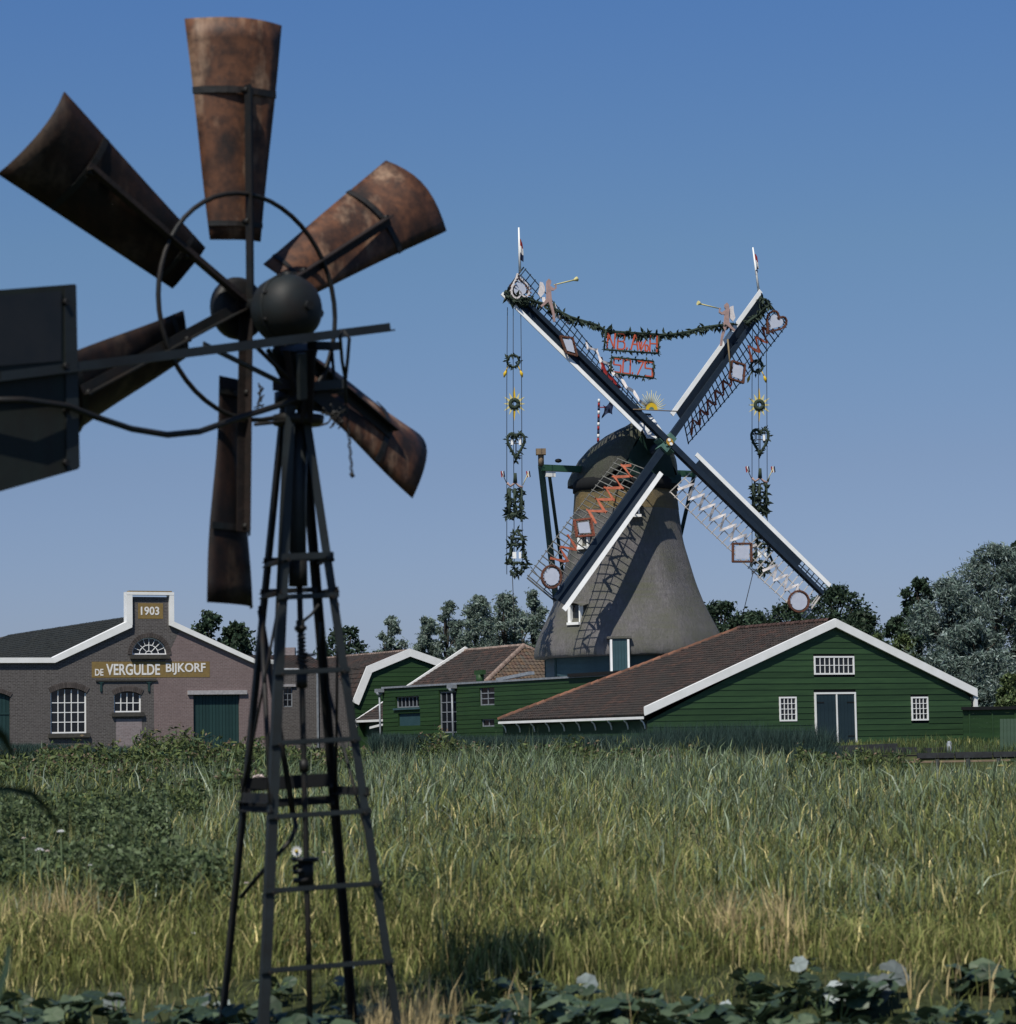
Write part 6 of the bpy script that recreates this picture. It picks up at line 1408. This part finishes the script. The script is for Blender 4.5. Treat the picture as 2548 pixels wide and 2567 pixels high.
def broad_plant(px, D, n, size, label, pale=0, group=None, hgt=.22, name='butterbur_plant'):
    x = (px-CX)/FPX*D; z = float(terr(x, D)); t = thing(name, label, 'plant', (x, D, z), group); st = MB()
    for i in range(n):
        a = rp.uniform(0, 6.283); r = rp.uniform(.03, .17)*size/.09; h = hgt*rp.uniform(.45, 1.1); c = V(x+r*math.cos(a), D+r*math.sin(a)*1.3, z+h)
        me = (LW if i < pale else LM)[rp.randrange(3 if i < pale else 9)]; o = bpy.data.objects.new('leaf', me); col.objects.link(o); o.parent = t; o.location = tuple(c-V(x, D, z))
        s = size*rp.uniform(.65, 1.25); o.scale = (s, s, s)
        if i < pale: o.rotation_euler = (rp.uniform(.7, 1.3), rp.uniform(-.4, .4), rp.uniform(-1, 1))
        else: o.rotation_euler = (rp.uniform(-.1, .75), rp.uniform(-.45, .45), a+rp.uniform(-.6, .6))
        if i < pale: o['label'] = 'upturned leaf showing its pale felted underside'
        st.tube([V(x, D, z), V(x+r*.5*math.cos(a), D+r*.5*math.sin(a), z+h*.7), c], [.005, .004, .0035], 5)
    st.build('stalks', LM_ST, t); return t
LM_ST = mat('pale_green_stalk', (.10, .15, .06), (.07, .10, .045), .6, 6)
GR = 'broad-leaved plants along the front edge'
LB = 'low plant with broad rounded green leaves at the front edge of the meadow'
xs = list(range(-40, 2600, 52))
for i, px in enumerate(xs):
    for row in range(3):
        D = (10.4, 11.0, 11.5)[row]+rp.uniform(-.3, .3); p_ = px+rp.uniform(-45, 45)
        if 2150 < p_ < 2520 and row != 0 and rp.random() < .6: continue
        if 880 < p_ < 1080 and row < 2: continue
        if rp.random() < (.0, .12, .42 if p_ > 900 else .8)[row]: continue
        broad_plant(p_, D, rp.randint(8, 12), rp.uniform(.036, .056), LB, group=GR, hgt=rp.uniform(.10, .19)*(1, .9, .6)[row])
for (px, D, n, sz, lab) in ((2150, 11.5, 3, .115, 'plant with three large pale upturned leaves at the lower right'), (2075, 11.2, 1, .10, 'plant with one pale leaf on a stalk left of the three pale ones'), (1980, 11.9, 2, .055, 'plant with a small pale upturned leaf behind the others at the lower right'), (1275, 10.9, 1, .07, 'plant with a pale upturned leaf in the dark gap at the bottom centre'), (1440, 11.6, 1, .06, 'plant with grey leaf undersides at the edge of the grass'), (1740, 11.2, 3, .08, 'plant with a pale folded leaf low between the dark leaves right of centre'), (262, 11.4, 1, .07, 'plant with one pale leaf at the lower left'), (535, 11.5, 2, .05, 'plant with one pale leaf left of the iron tower foot'), (828, 11.8, 2, .055, 'plant with one pale leaf inside the iron tower'), (85, 10.7, 2, .06, 'plant with pale leaf tips in the lower left corner')):
    broad_plant(px, D, n+3, sz*.68, lab, pale=n, hgt=.12)

# ---------------------------------------------------------------- flowers
PET = mat('pinkish_white_petals', (.62, .52, .47), (.5, .40, .36), .7, 9); PETW = mat('white_petals', (.68, .68, .66), (.55, .55, .55), .7, 9); CENT = mat('yellow_flower_centre', (.45, .33, .06), None, .7, 5)
def flower(px, py, D, r, label, kind='umbel', m=PET):
    c = at(px, py, D); x, y_, z = c; g0 = float(terr(x, y_)); t = thing('flower', label, 'flower', (x, y_, g0))
    MB().tube([(x, y_, g0), (x+.01, y_, (g0+z)/2), (x, y_, z)], [.004, .0035, .003], 5).build('stem', LM_ST, t)
    if kind == 'umbel':
        mb = MB()
        for i in range(34):
            a = rp.uniform(0, 6.283); rr = r*math.sqrt(rp.random()); mb.sphere((x+rr*math.cos(a), y_+rr*math.sin(a), z-rr*rr/r*.35+rp.uniform(-.1, .1)*r), r*.15, 6, 4)
        mb.build('flower_head', m, t)
    else:
        for i in range(12):
            a = i*math.pi/6; e = V(math.cos(a), -.25, math.sin(a)); e /= np.linalg.norm(e); s = nrm(np.cross(e, V(0, 1, 0)))
            MB().add([c+e*r*.15-s*r*.1, c+e*r*.6-s*r*.16, c+e*r, c+e*r*.6+s*r*.16, c+e*r*.15+s*r*.1], [(0, 1, 2, 3, 4)]).build('petal', m, t)
        MB().sphere(c+V(0, -.01, 0), r*.3, 8, 5).build('flower_centre', CENT, t)
flower(650, 1944, 15.5, .038, 'pinkish umbel flower behind the left legs of the iron tower'); flower(796, 1957, 15.2, .040, 'pale pink umbel flower seen between the middle and right legs of the tower')
flower(744, 2134, 13.2, .030, 'white daisy-like flower with yellow centre beside the pump rod', 'daisy', PETW); flower(812, 2136, 14, .010, 'tiny pink bud right of the daisy', m=PET)
flower(152, 2082, 15, .020, 'small white flower in the upper left of the meadow', m=PETW); flower(100, 2128, 14.5, .022, 'white flower left of the bramble, beside a pink one', m=PETW); flower(118, 2132, 14.5, .014, 'pink flower touching the white one on the left', m=PET)
flower(276, 2120, 14.5, .020, 'pale grey flower right of the bramble patch', m=PETW); flower(226, 2168, 14, .012, 'tiny white flower low in the left meadow', m=PETW); flower(618, 2212, 13.5, .012, 'small cream flower just left of the tower leg', m=PET)
flower(483, 2338, 13, .018, 'pale flower low left of the tower', m=PETW); flower(60, 2100, 15, .012, 'pink flower at the far left of the meadow', m=PET)
for i, (px, py) in enumerate(((2455, 1945), (2480, 1925), (2510, 1918), (2290, 1965), (2200, 1992))):
    flower(px, py, 30, .035, ['yellow flower head by the water, lowest of three', 'yellow flower head by the water, middle of three', 'yellow flower head by the water, rightmost of three', 'yellowish flower head below the quay', 'yellowish flower head in the reeds below the barn door'][i], m=mat('pale_yellow_petals', (.36, .32, .12)) if i == 0 else bpy.data.materials['pale_yellow_petals'])

# two near leaves right in front of the camera's left edge, well out of focus
def near_leaf(pts, D, wd, label, m=bpy.data.materials['pale_green_stalk'], name='reed_leaf'):
    P = []
    for i, (px, py) in enumerate(pts):
        c = at(px, py, D+.05*i); k_ = math.sin(math.pi*(i+.6)/(len(pts)+.2)); nx = pts[min(i+1, len(pts)-1)]; pv = pts[max(i-1, 0)]; d = nrm(V(nx[0]-pv[0], 0, -(nx[1]-pv[1]))); s_ = V(-d[2], 0, d[0]); P.append([c-s_*wd*k_/2, c+V(0, .01, 0), c+s_*wd*k_/2])
    tag(MB().grid(P, True).build(name, m), label, 'leaf')

DK = mat('dark_green_leaf', (.012, .03, .016), (.02, .04, .02), .6, 6)
near_leaf([(-160, 2010), (-60, 1985), (20, 1978), (80, 1990), (120, 2030), (150, 2075)], 4.2, .013, 'blurred dark leaf arching in from the left edge', DK)
near_leaf([(-120, 1750), (-40, 1800), (10, 1850), (30, 1890)], 4.4, .016, 'blurred dark leaf tip above the arching one at the left edge', DK)
near_leaf([(-30, 2560), (-5, 2490), (15, 2430), (22, 2370)], 4.4, .014, 'blurred dark upright leaf at the lower left edge', DK)
